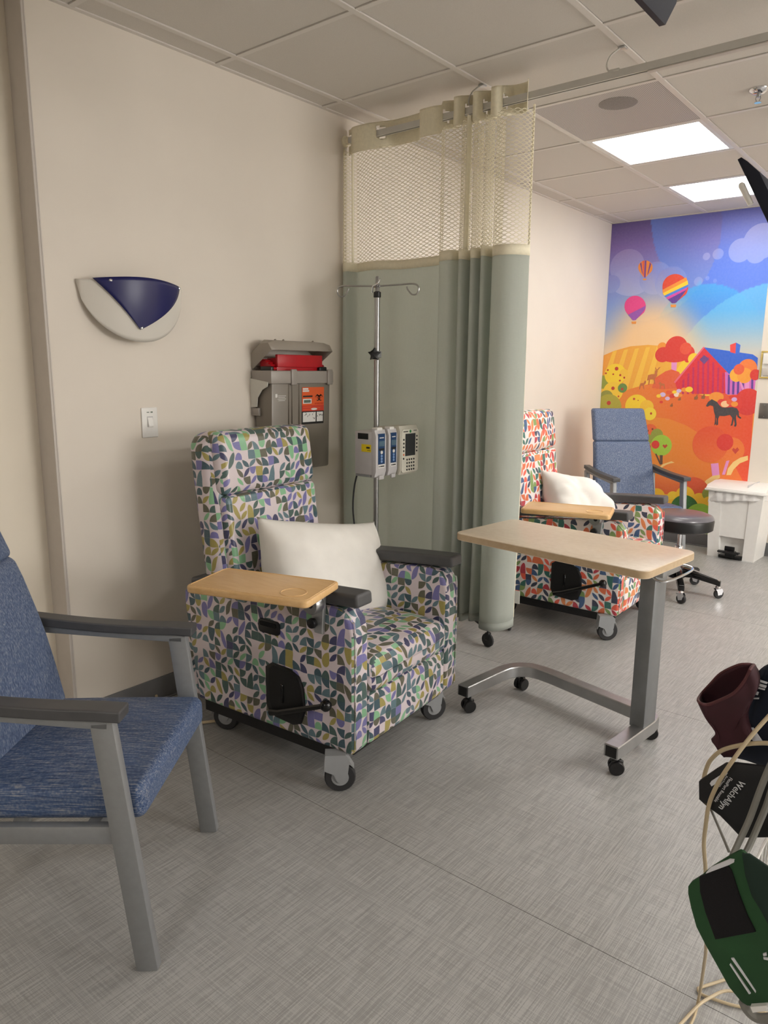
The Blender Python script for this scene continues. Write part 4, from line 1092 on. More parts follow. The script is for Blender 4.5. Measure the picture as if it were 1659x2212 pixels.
    tr = obj('tray', MB().prism(rrect(0.43, 0.235, 0.022, 5), 0.690, 0.714, 'xy', 0.006, 3, tm_), M['maple'], t)
    obj('tray_rim', MB().tube([tm_ @ Vector((a, b, 0.7135)) for a, b in rrect(0.412, 0.217, 0.018, 5)], 0.0022, 6, closed=True), M['maple'], tr)
    obj('cup_ring', MB().tube([tm_ @ Vector((0.135+0.04*math.cos(2*PI*k/32), -0.05+0.04*math.sin(2*PI*k/32), 0.7142)) for k in range(32)], 0.0018, 6, closed=True), M['maple'], tr)
    bx = 0.225
    br = MB().prism([(bx-0.030, 0.688), (bx+0.024, 0.688), (bx+0.030, 0.66), (bx+0.026, 0.60), (bx+0.022, 0.535), (bx-0.012, 0.535), (bx-0.026, 0.60), (bx-0.034, 0.64)], ys-0.016, ys-0.001, 'xz', 0.002, 1)
    bk = obj('tray_bracket', br, M['alu'], t)
    obj('pivot_housing', MB().lathe([(0.0, -0.035), (0.030, -0.035), (0.034, -0.028), (0.034, 0.0)], 22, T(bx-0.002, ys-0.016, 0.640) @ Matrix.Rotation(R(-90), 4, 'X') @ T(0, 0, 0)), M['steel'], bk)
    obj('pivot_slot', MB().lathe([(0.0, -0.0355), (0.010, -0.0355), (0.010, -0.034)], 14, T(bx+0.003, ys-0.017, 0.640) @ Matrix.Rotation(R(-90), 4, 'X')), M['black'], bk)
    obj('pivot_post', MB().lathe([(0.016, 0.655), (0.016, 0.692)], 16, T(bx-0.03, ys-0.035, 0)), M['steel'], bk)
    obj('tray_knob', MB().lathe([(0.0, -0.022), (0.016, -0.020), (0.018, -0.012), (0.014, 0.0)], 14, T(bx-0.012, ys-0.014, 0.570) @ Matrix.Rotation(R(-90), 4, 'X')), M['black'], bk)
    # casters
    caster(t, 0.312, -0.352, 38, 0.052, 0.14, 0.030, trail=0.02)
    caster(t, 0.304, 0.268, 55, 0.052, 0.14, 0.030, trail=0.0)
    caster(t, -0.31, -0.27, 20, 0.052, 0.14, 0.030)
    caster(t, -0.31, 0.27, 10, 0.052, 0.14, 0.030)
    return t
make_recliner('recliner in green, navy and mustard petal print by the wall sconce', 'print_cool', (0.708, 1.983, 0), 4.5, (0.108, -0.483, 0), 13.5)
make_recliner('recliner in red, orange and teal petal print behind the privacy curtain', 'print_warm', (0.852, 3.927, 0), 2.0, (0.145, -0.560, 0), 15.0)

# ------------------------------------------------------------------ pillows
def pillow(name, label, loc, rot, w, h, th, seed, mat='linen', crumple=0.012, group=None):
    rs_ = random.Random(seed); off = Vector((rs_.random()*10, rs_.random()*10, rs_.random()*10))
    V = []; F = []; nu, nv = 40, 30
    def pt(u, v, sg):
        a = u*2-1; b = v*2-1
        pin = 1-0.10*(1-abs(b)**2.2)*abs(a)**6 ; pin2 = 1-0.09*(1-abs(a)**2.2)*abs(b)**6
        x = a*w/2*pin; y = b*h/2*pin2
        tk = th/2*(max(0, 1-abs(a)**2.6)**0.55)*(max(0, 1-abs(b)**2.6)**0.55)
        n_ = noise.noise(Vector((x*5, y*5, sg*3))+off)*crumple + abs(noise.noise(Vector((x*9+y*6, y*9-x*5, sg))+off*2))*crumple*0.9
        z = sg*(tk+(n_*(tk/(th/2)) if tk > 0.001 else 0))
        # folds running in from the corners
        rdg = 1-abs(noise.noise(Vector((x*4.5+y*3, y*2.2-x*1.2, 4.0*sg))+off*3)); z += sg*(rdg**6)*crumple*0.55*(tk/(th/2))
        z += 0.05*w*(a*a)*0.4
        return Vector((x, y, z))
    mb_ = MB()
    mb_.grid(nu, nv, lambda u, v: pt(u, v, 1)); k0 = len(mb_.v)
    mb_.grid(nu, nv, lambda u, v: pt(1-u, v, -1))
    bm = bmesh.new(); vs_ = [bm.verts.new(p) for p in mb_.v]
    for f in mb_.f: bm.faces.new([vs_[i] for i in f])
    bmesh.ops.remove_doubles(bm, verts=bm.verts[:], dist=0.0004)
    o = MB().from_bm(bm)
    ob = obj(name, o, M[mat], smooth=180)
    ob.location = loc; ob.rotation_euler = rot
    return tag(ob, label, 'pillow', group)
# local x = width, local y = up, local z = front
def face_rot(facing_deg, lean_deg, roll_deg):
    m = Matrix.Rotation(R(facing_deg), 4, 'Z') @ Matrix.Rotation(R(-lean_deg), 4, 'Y') @ Matrix(((0, 0, 1, 0), (1, 0, 0, 0), (0, 1, 0, 0), (0, 0, 0, 1))) @ Matrix.Rotation(R(roll_deg), 4, 'Z')
    return m.to_euler()
pillow('pillow', 'white pillow leaning on the green and navy patterned recliner back', (0.622, 2.045, 0.592), face_rot(2, 22, -11), 0.66, 0.43, 0.24, 3, crumple=0.022)
pillow('pillow', 'crumpled white pillow on the red and orange recliner', (0.765, 4.05, 0.592), face_rot(-10, 34, -14), 0.48, 0.42, 0.19, 9, crumple=0.05)

# ================================================================== GUEST CHAIRS
def make_chair(label, loc, rz):
    t = thing('guest_chair', label, 'chair', loc, rz, 'high back blue guest chairs')
    S = M['silver']
    for sg in (-1, 1):
        y = sg*0.262
        mb = MB(); bar(mb, (0.250, y, 0.0), (0.180, y, 0.625), 0.014, 0.026, (0, 1, 0), 0.004)
        obj('front_leg', mb, S, t)
        mb = MB(); bar(mb, (-0.335, y, 0.0), (-0.225, y, 0.36), 0.014, 0.024, (0, 1, 0), 0.004)
        bar(mb, (-0.225, y, 0.35), (-0.275, y, 0.645), 0.014, 0.022, (0, 1, 0), 0.004)
        obj('rear_leg', mb, S, t)
        mb = MB(); bar(mb, (0.198, y, 0.622), (-0.280, y, 0.648), 0.014, 0.016, (0, 1, 0), 0.004)
        obj('arm_rail', mb, S, t)
        def padfn(v):
            v = v.copy(); k = (v.x+0.26)/0.52; v.z += 0.012*(k-0.5)**2*4*0 - 0.010*math.sin(PI*k); v.y *= 0.8+0.2*k
            if v.x > 0.24: v.z -= (v.x-0.24)*0.2
            return v
        obj('arm_pad', MB().rbox((0.515, 0.056, 0.026), 0.004, 2, 10, T(-0.028, y, 0.660) @ Matrix.Rotation(R(3.0), 4, 'Y'), padfn), M['armpad'], t)
        mb = MB(); bar(mb, (0.205, y*0.985, 0.348), (-0.24, y*0.985, 0.332), 0.012, 0.022, (0, 1, 0), 0.003)
        obj('seat_rail', mb, S, t)
    obj('cross_rail', MB().box(0.12, 0.15, -0.25, 0.25, 0.335, 0.365, 0.003).box(-0.22, -0.19, -0.25, 0.25, 0.32, 0.35, 0.003), S, t)
    def seatfn(v):
        v = v.copy()
        if v.z > 0: v.z += 0.014*(1-(v.y/0.25)**2)*(1-(v.x/0.27)**2)
        v.z += 0.02*(v.x/0.25)*0.5
        return v
    obj('seat', MB().rbox((0.515, 0.488, 0.086), 0.026, 4, 8, T(-0.003, 0, 0.400), seatfn), M['heather'], t)
    prof = [(0.40, -0.175), (0.55, -0.200), (0.66, -0.222), (0.80, -0.262), (0.95, -0.318), (1.12, -0.392)]
    def px(z):
        z = max(prof[0][0], min(prof[-1][0], z))
        for (a, xa), (b, xb) in zip(prof[:-1], prof[1:]):
            if z <= b: return xa+(xb-xa)*(z-a)/(b-a)
        return prof[-1][1]
    def back(z0, z1, half):
        zc = (z0+z1)/2
        def fn(v):
            z = zc+v.z; k = (z-0.42)/0.68
            hw = 1.0-0.16*max(0, k)
            x = px(z)+v.x+(0.012*(1-(v.y/0.25)**2) if v.x > 0 else 0)
            return Vector((x, v.y*hw, z))
        return MB().rbox((0.062, 2*half, z1-z0), 0.022, 3, 10, None, fn)
    obj('backrest', back(0.42, 0.868, 0.246), M['heather_back'], t)
    obj('headrest', back(0.864, 1.105, 0.246), M['heather_back'], t)
    return t
make_chair('blue heather guest chair in the foreground left of the recliner, partly cut off', (0.847, 0.879, 0), 36.8)
make_chair('blue heather guest chair standing in the corner before the mural', (0.665, 5.27, 0), -43.0)

# ================================================================== OVERBED TABLE
t = thing('overbed_table', 'rolling overbed table with pale maple top and steel base', 'table', (1.446, 2.467, 0), -6.0)
ZT_ = 0.772
top = obj('table_top', MB().prism(rrect(0.775, 0.388, 0.034, 6), ZT_-0.028, ZT_, 'xy', 0.003, 2), M['laminate'], t)
eb = MB(); o1 = rrect(0.7768, 0.3898, 0.0345, 6)
eb.add([(a, b, ZT_-0.025) for a, b in o1]+[(a, b, ZT_-0.003) for a, b in o1], [(i, (i+1) % len(o1), len(o1)+(i+1) % len(o1), len(o1)+i) for i in range(len(o1))])
obj('edge_band', eb, M['laminate_edge'], top, smooth=60)
obj('post', MB().box(0.252, 0.308, 0.058, 0.152, 0.118, ZT_-0.075, 0.004), plain('post_grey_steel', (128, 130, 132), 0.36, metal=0.6, nscale=25, var=0.05), t)
obj('mount', MB().box(0.10, 0.345, 0.03, 0.17, ZT_-0.075, ZT_-0.030, 0.004).box(-0.05, 0.11, 0.05, 0.15, ZT_-0.05, ZT_-0.029, 0.003), M['steel'], t)
obj('release_handle', MB().tube(catmull([(0.30, 0.02, ZT_-0.06), (0.36, -0.04, ZT_-0.066), (0.388, 0.0, ZT_-0.064), (0.388, 0.16, ZT_-0.062), (0.36, 0.19, ZT_-0.058), (0.31, 0.17, ZT_-0.055)], 6), 0.0042, 8), M['chrome'], t)
# U-shaped square tube base
z0, z1 = 0.078, 0.126
outer = [(-0.398, -0.128), (-0.396, 0.12), (-0.388, 0.185), (-0.362, 0.240), (-0.318, 0.276), (-0.26, 0.288), (-0.20, 0.286), (0.22, 0.236), (0.275, 0.222), (0.306, 0.190), (0.314, 0.14), (0.314, -0.14)]
inner = [(0.262, -0.14), (0.262, 0.13), (0.252, 0.165), (0.215, 0.184), (-0.20, 0.234), (-0.26, 0.236), (-0.30, 0.226), (-0.326, 0.198), (-0.342, 0.16), (-0.346, 0.11), (-0.347, -0.125)]
base = obj('base_tube', MB().prism(outer+inner, z0, z1, 'xy', 0.003, 1), M['steel'], t, smooth=35)
for (a0, a1, yy) in ((-0.392, -0.353, -0.1285), (0.268, 0.308, -0.1405)):
    obj('open_end_shade', MB().box(a0, a1, yy-0.001, yy+0.002, z0+0.005, z1-0.005), plain('tube_end_shade', (26, 25, 24), 0.8), base, smooth=0)  # dark slab on the solid tube end, painted as the shade of a hollow
def twin(parent, x, y, ang, stem=0.085):
    m = T(x, y, 0) @ Matrix.Rotation(R(ang), 4, 'Z')
    h = MB().lathe([(0.007, 0.045), (0.007, stem)], 10, m)
    h.box(-0.022, 0.020, -0.005, 0.005, 0.024, 0.052, 0.003, 1, m)
    f = obj('caster', h, M['black'], parent)
    for sg in (-1, 1):
        obj('wheel', MB().lathe([(0.0, -0.0085), (0.022, -0.0085), (0.0265, -0.005), (0.027, 0.004), (0.024, 0.0085), (0.0, 0.0085)], 20, m @ T(-0.004, sg*0.0145, 0.027) @ Matrix.Rotation(R(90), 4, 'X')), M['black'], f)
    return f
twin(t, -0.372, -0.082, 60); twin(t, -0.346, 0.255, 82); twin(t, 0.288, -0.085, 35); twin(t, 0.258, 0.245, 30)

# ================================================================== IV POLE AND PUMPS
def star_base(t, n, rr, ang0, wheel_r, hub_z, mat, drop=0.05):
    obj('hub', MB().lathe([(0.0, hub_z-0.03), (0.035, hub_z-0.03), (0.045, hub_z), (0.03, hub_z+0.035), (0.018, hub_z+0.05), (0.0, hub_z+0.05)], 18), M[mat], t)
    for k in range(n):
        a = ang0+360/n*k; m = Matrix.Rotation(R(a), 4, 'Z')
        mb = MB().tube([m @ Vector((0.02, 0, hub_z)), m @ Vector((rr*0.6, 0, hub_z-0.012)), m @ Vector((rr, 0, hub_z-drop*0.4))], [0.017, 0.014, 0.011], 8)
        obj('leg', mb, M[mat], t)
        x, y = rr*math.cos(R(a)), rr*math.sin(R(a))
        mc_ = T(x, y, 0) @ Matrix.Rotation(R(a*1.7+40), 4, 'Z')
        h = MB().lathe([(0.006, wheel_r), (0.006, hub_z-drop*0.4+0.004)], 8, mc_).box(-0.012, 0.012, -0.013, 0.013, wheel_r*1.0, wheel_r*2+0.004, 0.003, 1, mc_)
        f = obj('caster', h, M['black'], t)
        obj('wheel', MB().lathe([(0.0, -0.009), (wheel_r*0.85, -0.009), (wheel_r, -0.005), (wheel_r, 0.005), (wheel_r*0.85, 0.009), (0.0, 0.009)], 18, mc_ @ T(0, 0, wheel_r) @ Matrix.Rotation(R(90), 4, 'X')), M['rubber'], f)
PX, PY = 0.392, 2.628
t = thing('iv_pole', 'steel rolling IV pole with two hooks standing before the curtain', 'IV pole', (PX, PY, 0), 0)
star_base(t, 5, 0.24, 20, 0.03, 0.095, 'steel')
obj('lower_tube', MB().lathe([(0.0125, 0.10), (0.0125, 1.425)], 18), M['steel'], t)
obj('upper_rod', MB().lathe([(0.0095, 1.40), (0.0095, 1.785), (0.007, 1.79), (0.0, 1.79)], 16), M['steel'], t)
obj('upper_sleeve', MB().lathe([(0.0125, 1.46), (0.0125, 1.70)], 18), M['steel'], t)
obj('collar', MB().lathe([(0.0125, 1.698), (0.0165, 1.70), (0.0165, 1.722), (0.0095, 1.726)], 16), M['black'], t)
obj('clamp', MB().box(-0.016, 0.016, -0.016, 0.016, 1.435, 1.465, 0.004), M['grey_plastic'], t)
kn = []
for k in range(10):
    a = 2*PI*k/10+0.3; rr = 0.030 if k % 2 == 0 else 0.017
    kn.append((rr*math.cos(a), rr*math.sin(a)))
kn = [(p.x, p.y) for p in catmull([Vector((a, b, 0)) for a, b in kn], 4, True)]
obj('star_knob', MB().prism(kn, 0.0, 0.018, 'xy', 0.004, 2, T(-0.004, -0.016, 1.45) @ Matrix.Rotation(R(48), 4, 'Z') @ Matrix.Rotation(R(90), 4, 'X')), M['black'], t)
for sg in (-1, 1):
    d = Vector((0.93*sg, -0.36*sg*0, 0)); d = Vector((sg*0.86, sg*0.30, 0))
    def H(a, z): return Vector((d.x*a, d.y*a, z))
    hook = catmull([H(0.0, 1.748), H(0.10, 1.751), H(0.185, 1.753), H(0.212, 1.738), H(0.205, 1.712), H(0.180, 1.708), H(0.158, 1.728), H(0.152, 1.742)], 6)
    obj('hook', MB().tube(hook, 0.0036, 8), M['steel'], t)
obj('hook_weld', MB().tube(catmull([(-0.02, -0.012, 1.72), (-0.012, -0.016, 1.745), (0.012, -0.016, 1.755), (0.022, -0.01, 1.775)], 5), 0.004, 8).tube([(-0.016, 0.0, 1.748), (0.016, 0.0, 1.748)], 0.006, 8), M['chrome'], t)

# pump: two channel modules and the controller, faces toward +x
def pump_module(label, y0, y1):
    t = thing('infusion_pump_module', label, 'infusion pump', (0.52, (y0+y1)/2, 0.912), 0, 'infusion pump modules on the IV pole')
    w = (y1-y0)/2-0.002
    obj('housing', MB().box(-0.112, -0.012, -w, w, 0.012, 0.205, 0.006), M['lightgrey'], t)
    obj('door', MB().prism([(-0.014, 0.0), (0.004, 0.006), (0.012, 0.03), (0.012, 0.185), (0.002, 0.212), (-0.014, 0.216)], -w, w, 'xz', 0.004, 2), M['lightgrey'], t)
    obj('door_latch', MB().box(0.006, 0.016, -w*0.45, w*0.45, -0.006, 0.012, 0.003), M['lightgrey'], t)
    pn = obj('control_panel', MB().box(0.012, 0.0136, -w*0.62, w*0.62, 0.062, 0.196), M['pump_blue'], t, smooth=0)
    obj('display', MB().box(0.0136, 0.0146, -w*0.5, w*0.5, 0.140, 0.164), M['pump_lcd'], pn, smooth=0)
    obj('rate_display', MB().box(0.0136, 0.0144, -w*0.5, w*0.5, 0.122, 0.132), M['screen_off'], pn, smooth=0)
    obj('title_print', MB().box(0.0136, 0.0142, -w*0.4, w*0.4, 0.176, 0.180), M['white_print'], pn, smooth=0)
    for k, z in enumerate((0.110, 0.094, 0.082, 0.070)):
        obj('button', MB().lathe([(0.0, 0.0022), (0.0052 if k else 0.007, 0.0020), (0.006 if k else 0.008, 0.0)], 14, T(0.0136, 0, z+0.004) @ Matrix.Rotation(R(90), 4, 'Y')), M['paper'] if k == 0 else M['button_blue'], pn)
    pl_ = obj('name_plate', MB().box(0.012, 0.0138, -w*0.62, w*0.62, 0.045, 0.060), M['paper'], t, smooth=0)
    obj('name_print', MB().box(0.0138, 0.0143, -w*0.25, w*0.5, 0.050, 0.055).lathe([(0.0, 0.0005), (0.003, 0.0005), (0.003, 0.0)], 10, T(0.0138, -w*0.42, 0.0525) @ Matrix.Rotation(R(90), 4, 'Y')), M['ink'], pl_, smooth=0)
    obj('carry_tab', MB().box(-0.03, 0.004, -w*0.5, w*0.5, 0.208, 0.222, 0.004), M['white_plastic'], t)
    return t
m1 = pump_module('infusion pump module with yellow sticker, nearest the recliner', 2.455, 2.532)
m2 = pump_module('middle infusion pump module between sticker module and keypad controller', 2.545, 2.612)
sm = obj('side_sticker', MB().box(-0.07, -0.016, -0.0385, -0.0365, 0.115, 0.148), M['yellow'], m1, smooth=0)
obj('sticker_print', MB().box(-0.042, -0.022, -0.0389, -0.0384, 0.130, 0.138).box(-0.036, -0.018, -0.0389, -0.0384, 0.122, 0.124), M['ink'], sm, smooth=0)
obj('side_connector', MB().box(-0.092, -0.032, -0.0388, -0.0362, 0.170, 0.196, 0.001, 1), M['black'], m1, smooth=0)
obj('bottom_feet', MB().box(-0.11, -0.02, -0.034, 0.034, 0.002, 0.013, 0.004), M['grey_plastic'], m1)
t = thing('pump_controller', 'beige pump controller with dark screen and round keypad buttons', 'pump controller', (0.52, 2.690, 0.912), 0)
obj('housing', MB().prism([(-0.112, 0.01), (0.010, 0.0), (0.022, 0.02), (0.022, 0.195), (0.010, 0.222), (-0.112, 0.215)], -0.072, 0.066, 'xz', 0.006, 2), M['beige_pump'], t)
fa = obj('face_plate', MB().prism(rrect(0.126, 0.196, 0.014, 4, -0.003, 0.108), 0.022, 0.0245, 'yz'), plain('controller_face', (222, 218, 204), 0.4), t, smooth=30)
obj('screen', MB().box(0.0245, 0.026, -0.040, 0.034, 0.085, 0.186), M['screen_off'], fa, smooth=0)
obj('green_emblem', MB().lathe([(0, 0.0012), (0.0065, 0.001), (0.007, 0)], 14, T(0.0245, -0.003, 0.196) @ Matrix.Rotation(R(90), 4, 'Y')), M['green_mark'], fa)
obj('name_print', MB().box(0.0245, 0.0249, -0.055, -0.02, 0.194, 0.198).box(0.0245, 0.0249, 0.02, 0.045, 0.197, 0.200), M['ink'], fa, smooth=0)
kb = MB().lathe([(0, 0.0024), (0.0042, 0.002), (0.0046, 0)], 10, Matrix.Rotation(R(90), 4, 'Y'))
def key(y, z, m_):
    k_ = obj('button', kb, m_, fa); k_.location = (0.0245, y, z)
for r_ in range(5):
    key(-0.052, 0.160-r_*0.017, M['black'] if r_ < 4 else M['button_orange'])
    key(0.046, 0.172-r_*0.017, M['black'])
    for c_ in range(4):
        if r_ < 4: key(-0.026+c_*0.017, 0.068-r_*0.0155, M['black'])
key(-0.052, 0.074, M['black'])
obj('pole_clamp', MB().box(-0.145, -0.112, -0.085, 0.0, 0.05, 0.14, 0.006), M['grey_plastic'], t)
o = obj('power_cable', MB().tube(catmull([(0.40, 2.49, 0.93), (0.37, 2.50, 0.86), (0.352, 2.51, 0.75), (0.35, 2.53, 0.6), (0.335, 2.55, 0.4), (0.33, 2.57, 0.2), (0.30, 2.60, 0.06), (0.25, 2.66, 0.008), (0.12, 2.70, 0.006)], 6), 0.004, 8), M['rubber'])
tag(o, 'thin dark power cable hanging below the infusion pumps', 'cable')

# second stand behind the curtain, only its base shows
t = thing('rolling_stand', 'black footed rolling stand behind the privacy curtain, base peeking out', 'rolling stand', (0.535, 3.215, 0), 0)
star_base(t, 5, 0.245, -29, 0.036, 0.115, 'black')
obj('pole', MB().lathe([(0.0125, 0.14), (0.0125, 1.5)], 16), M['steel'], t)
obj('hook_bar', MB().tube(catmull([(-0.18, 0, 1.47), (-0.17, 0, 1.45), (-0.12, 0, 1.48), (0, 0, 1.49), (0.12, 0, 1.48), (0.17, 0, 1.45), (0.18, 0, 1.47)], 5), 0.004, 8), M['steel'], t)

# ================================================================== STOOL
t = thing('rolling_stool', 'round grey vinyl rolling stool with five legged black base', 'stool', (1.172, 4.70, 0), 0)
ZS = 0.522
obj('seat_cushion', MB().lathe([(0.0, ZS), (0.08, ZS-0.001), (0.15, ZS-0.006), (0.182, ZS-0.018), (0.192, ZS-0.034), (0.188, ZS-0.04), (0.0, ZS-0.04)], 40), M['stool_vinyl'], t)
obj('seat_ring', MB().lathe([(0.0, ZS-0.036), (0.190, ZS-0.038), (0.194, ZS-0.05), (0.190, ZS-0.100), (0.17, ZS-0.112), (0.05, ZS-0.116), (0.0, ZS-0.116)], 40), M['black'], t)
obj('gas_lift', MB().lathe([(0.014, 0.16), (0.014, ZS-0.10)], 16).lathe([(0.026, 0.12), (0.026, 0.30), (0.022, 0.305)], 18), M['chrome'], t)
obj('hub', MB().lathe([(0.0, 0.10), (0.05, 0.10), (0.055, 0.13), (0.04, 0.17), (0.028, 0.175)], 20), M['black_gloss'], t)
for k in range(5):
    a = 6+72*k; m = Matrix.Rotation(R(a), 4, 'Z')
    lg = MB().prism([(0.03, 0.165), (0.10, 0.158), (0.24, 0.122), (0.262, 0.110), (0.262, 0.080), (0.24, 0.085), (0.10, 0.110), (0.03, 0.105)], -0.019, 0.019, 'xz', 0.006, 2, m)
    lo = obj('leg', lg, M['black_gloss'], t)
    obj('leg_cap', MB().prism([(0.10, 0.1585), (0.24, 0.1225), (0.255, 0.114), (0.255, 0.1125), (0.24, 0.121), (0.10, 0.157)], -0.013, 0.013, 'xz', m=m @ T(0, 0, 0.001)), M['chrome'], lo)
    x, y = 0.25*math.cos(R(a)), 0.25*math.sin(R(a)); mc_ = T(x, y, 0) @ Matrix.Rotation(R(a*2.3+30), 4, 'Z')
    h = MB().lathe([(0.016, 0.064), (0.018, 0.07), (0.013, 0.082)], 14, mc_).prism([(-0.022, 0.062), (0.02, 0.066), (0.026, 0.05), (0.02, 0.028), (-0.004, 0.022), (-0.012, 0.05)], -0.017, -0.012, 'xz', m=mc_).prism([(-0.022, 0.062), (0.02, 0.066), (0.026, 0.05), (0.02, 0.028), (-0.004, 0.022), (-0.012, 0.05)], 0.012, 0.017, 'xz', m=mc_)
    f = obj('caster', h, M['chrome'], t)
    obj('wheel', MB().lathe([(0.0, -0.010), (0.026, -0.010), (0.030, -0.006), (0.030, 0.006), (0.026, 0.010), (0.0, 0.010)], 20, mc_ @ T(0.006, 0, 0.030) @ Matrix.Rotation(R(90), 4, 'X')), M['rubber'], f)

# ================================================================== STEP-ON BIN
t = thing('step_bin', 'white plastic step-on waste bin with liner and black pedal below the mural', 'waste bin', (1.222, 5.965, 0), -3)
wb, wt, db, dt, HB_ = 0.330, 0.385, 0.27, 0.305, 0.50
def ins(z): k = z/HB_; return (wb+(wt-wb)*k)/2, (db+(dt-db)*k)/2
def frus(x0f, x1f, z0, z1, yf, depth, mb):
    """slab on the front face, following the taper; x fractions of the half width"""
    V = []
    for z in (z0, z1):
        w_, d_ = ins(z)
        V += [(x0f*w_, -d_-yf, z), (x1f*w_, -d_-yf, z), (x1f*w_, -d_-yf+depth, z), (x0f*w_, -d_-yf+depth, z)]
    mb.add(V, [(3, 2, 1, 0), (4, 5, 6, 7), (0, 1, 5, 4), (1, 2, 6, 5), (2, 3, 7, 6), (3, 0, 4, 7)]); return mb
bd = MB(); V = []
for z in (0.0, HB_):
    w_, d_ = ins(z); V += [(-w_, -d_+0.045, z), (w_, -d_+0.045, z), (w_, d_, z), (-w_, d_, z)]
bd.add(V, [(3, 2, 1, 0), (4, 5, 6, 7), (0, 1, 5, 4), (1, 2, 6, 5), (2, 3, 7, 6), (3, 0, 4, 7)])
obj('bin_body', bd, M['white_plastic'], t, smooth=0)
for a, b in ((-1.0, -0.52), (0.52, 1.0)): obj('front_leg', frus(a, b, 0.0, HB_, 0.0, 0.046, MB()), M['white_plastic'], t, smooth=0)
for a, b in ((-1.0, -0.52), (0.52, 1.0)): obj('foot_trim', frus(a*1.004, b*1.004, 0.0, 0.055, 0.0015, 0.03, MB()), M['white_plastic'], t, smooth=0)
obj('front_panel', frus(-0.515, 0.515, 0.165, HB_, -0.006, 0.05, MB()), M['white_plastic'], t, smooth=0)
lidm = MB()
w_, d_ = wt/2+0.018, dt/2+0.016
lidm.prism([(-d_, HB_+0.012), (d_, HB_+0.012), (d_, HB_+0.058), (0.02, HB_+0.066), (-d_+0.03, HB_+0.05), (-d_, HB_+0.028)], -w_, w_, 'yz', 0.006, 2)
ld = obj('lid', lidm, M['white_plastic'], t)
obj('lid_lip', MB().box(-w_-0.006, w_+0.006, -d_-0.006, d_, HB_+0.006, HB_+0.022, 0.004), M['white_plastic'], ld)
obj('lid_seam', MB().box(0.075, 0.078, -d_+0.03, d_-0.02, HB_+0.05, HB_+0.069), M['lightgrey'], ld, smooth=0)
def linerf(u, v):
    a = 2*PI*u; w2, d2 = ins(HB_)
    e = 7.0; ca, sa = math.cos(a), math.sin(a); k = (abs(ca)**e+abs(sa)**e)**(-1/e)
    wob = 0.006+0.006*math.sin(a*9+v*5)*v+0.004*math.sin(a*23)
    drop = 0.075+0.035*math.sin(a*1.0-1.2)
    return Vector((ca*k*(w2+wob), sa*k*(d2+wob), HB_+0.004-v*drop))
obj('bin_liner', MB().grid(90, 6, linerf), M['liner'], t, smooth=60, solid=0.001)
pd = obj('pedal', MB().prism([(-0.075, -0.20), (0.0, -0.215), (0.075, -0.20), (0.078, -0.165), (-0.078, -0.165)], 0.052, 0.066, 'xy', 0.004, 2).box(-0.035, 0.035, -0.17, -0.155, 0.066, 0.10, 0.003), M['black'], t)
obj('pedal_arm', MB().box(-0.03, 0.03, -0.17, -0.09, 0.02, 0.055, 0.004).box(-0.08, 0.08, -0.15, -0.08, 0.004, 0.024, 0.004), M['black'], pd)
CUFF_M = [[(2.268, 1.17, 0.868), (2.281, 1.17, 0.867), (2.3, 1.17, 0.881), (2.318, 1.17, 0.898), (2.331, 1.17, 0.922), (2.338, 1.17, 0.945), (2.323, 1.27, 0.913), (2.31, 1.27, 0.911), (2.297, 1.27, 0.905), (2.274, 1.27, 0.885), (2.26, 1.27, 0.863), (2.245, 1.27, 0.837)], [(2.275, 1.19, 0.839), (2.284, 1.19, 0.833), (2.301, 1.19, 0.839), (2.32, 1.19, 0.854), (2.337, 1.19, 0.879), (2.345, 1.19, 0.912), (2.331, 1.28, 0.885), (2.318, 1.28, 0.873), (2.305, 1.28, 0.861), (2.285, 1.28, 0.838), (2.271, 1.28, 0.825), (2.256, 1.28, 0.808)], [(2.292, 1.2, 0.811), (2.296, 1.2, 0.806), (2.303, 1.2, 0.807), (2.311, 1.2, 0.812), (2.32, 1.2, 0.826), (2.331, 1.2, 0.854), (2.321, 1.27, 0.828), (2.311, 1.27, 0.82), (2.301, 1.27, 0.809), (2.291, 1.27, 0.797), (2.284, 1.27, 0.791), (2.279, 1.27, 0.784)], [(2.287, 1.2, 0.795), (2.296, 1.2, 0.783), (2.308, 1.2, 0.774), (2.324, 1.2, 0.783), (2.337, 1.2, 0.8), (2.345, 1.2, 0.822), (2.333, 1.26, 0.798), (2.323, 1.26, 0.799), (2.309, 1.26, 0.794), (2.298, 1.26, 0.786), (2.288, 1.26, 0.78), (2.278, 1.26, 0.772)]]
CUFF_N = [[(2.339, 1.23, 0.915), (2.351, 1.23, 0.934), (2.374, 1.23, 0.964), (2.397, 1.23, 0.981)], [(2.329, 1.23, 0.862), (2.343, 1.23, 0.87), (2.375, 1.23, 0.891), (2.405, 1.23, 0.908)], [(2.315, 1.23, 0.8), (2.339, 1.23, 0.808), (2.375, 1.23, 0.824), (2.412, 1.23, 0.841)], [(2.298, 1.23, 0.759), (2.326, 1.23, 0.759), (2.367, 1.23, 0.766), (2.418, 1.23, 0.781)]]
NAVY_BARS = [[(2.337, 1.222, 0.909), (2.354, 1.222, 0.908), (2.353, 1.222, 0.905), (2.336, 1.222, 0.906)], [(2.335, 1.222, 0.903), (2.353, 1.222, 0.902), (2.352, 1.222, 0.898), (2.334, 1.222, 0.899)], [(2.333, 1.222, 0.897), (2.351, 1.222, 0.896), (2.351, 1.222, 0.894), (2.333, 1.222, 0.894)], [(2.332, 1.222, 0.889), (2.343, 1.222, 0.888), (2.342, 1.222, 0.883), (2.331, 1.222, 0.883)], [(2.33, 1.222, 0.875), (2.344, 1.222, 0.879), (2.344, 1.222, 0.877), (2.33, 1.222, 0.873)]]
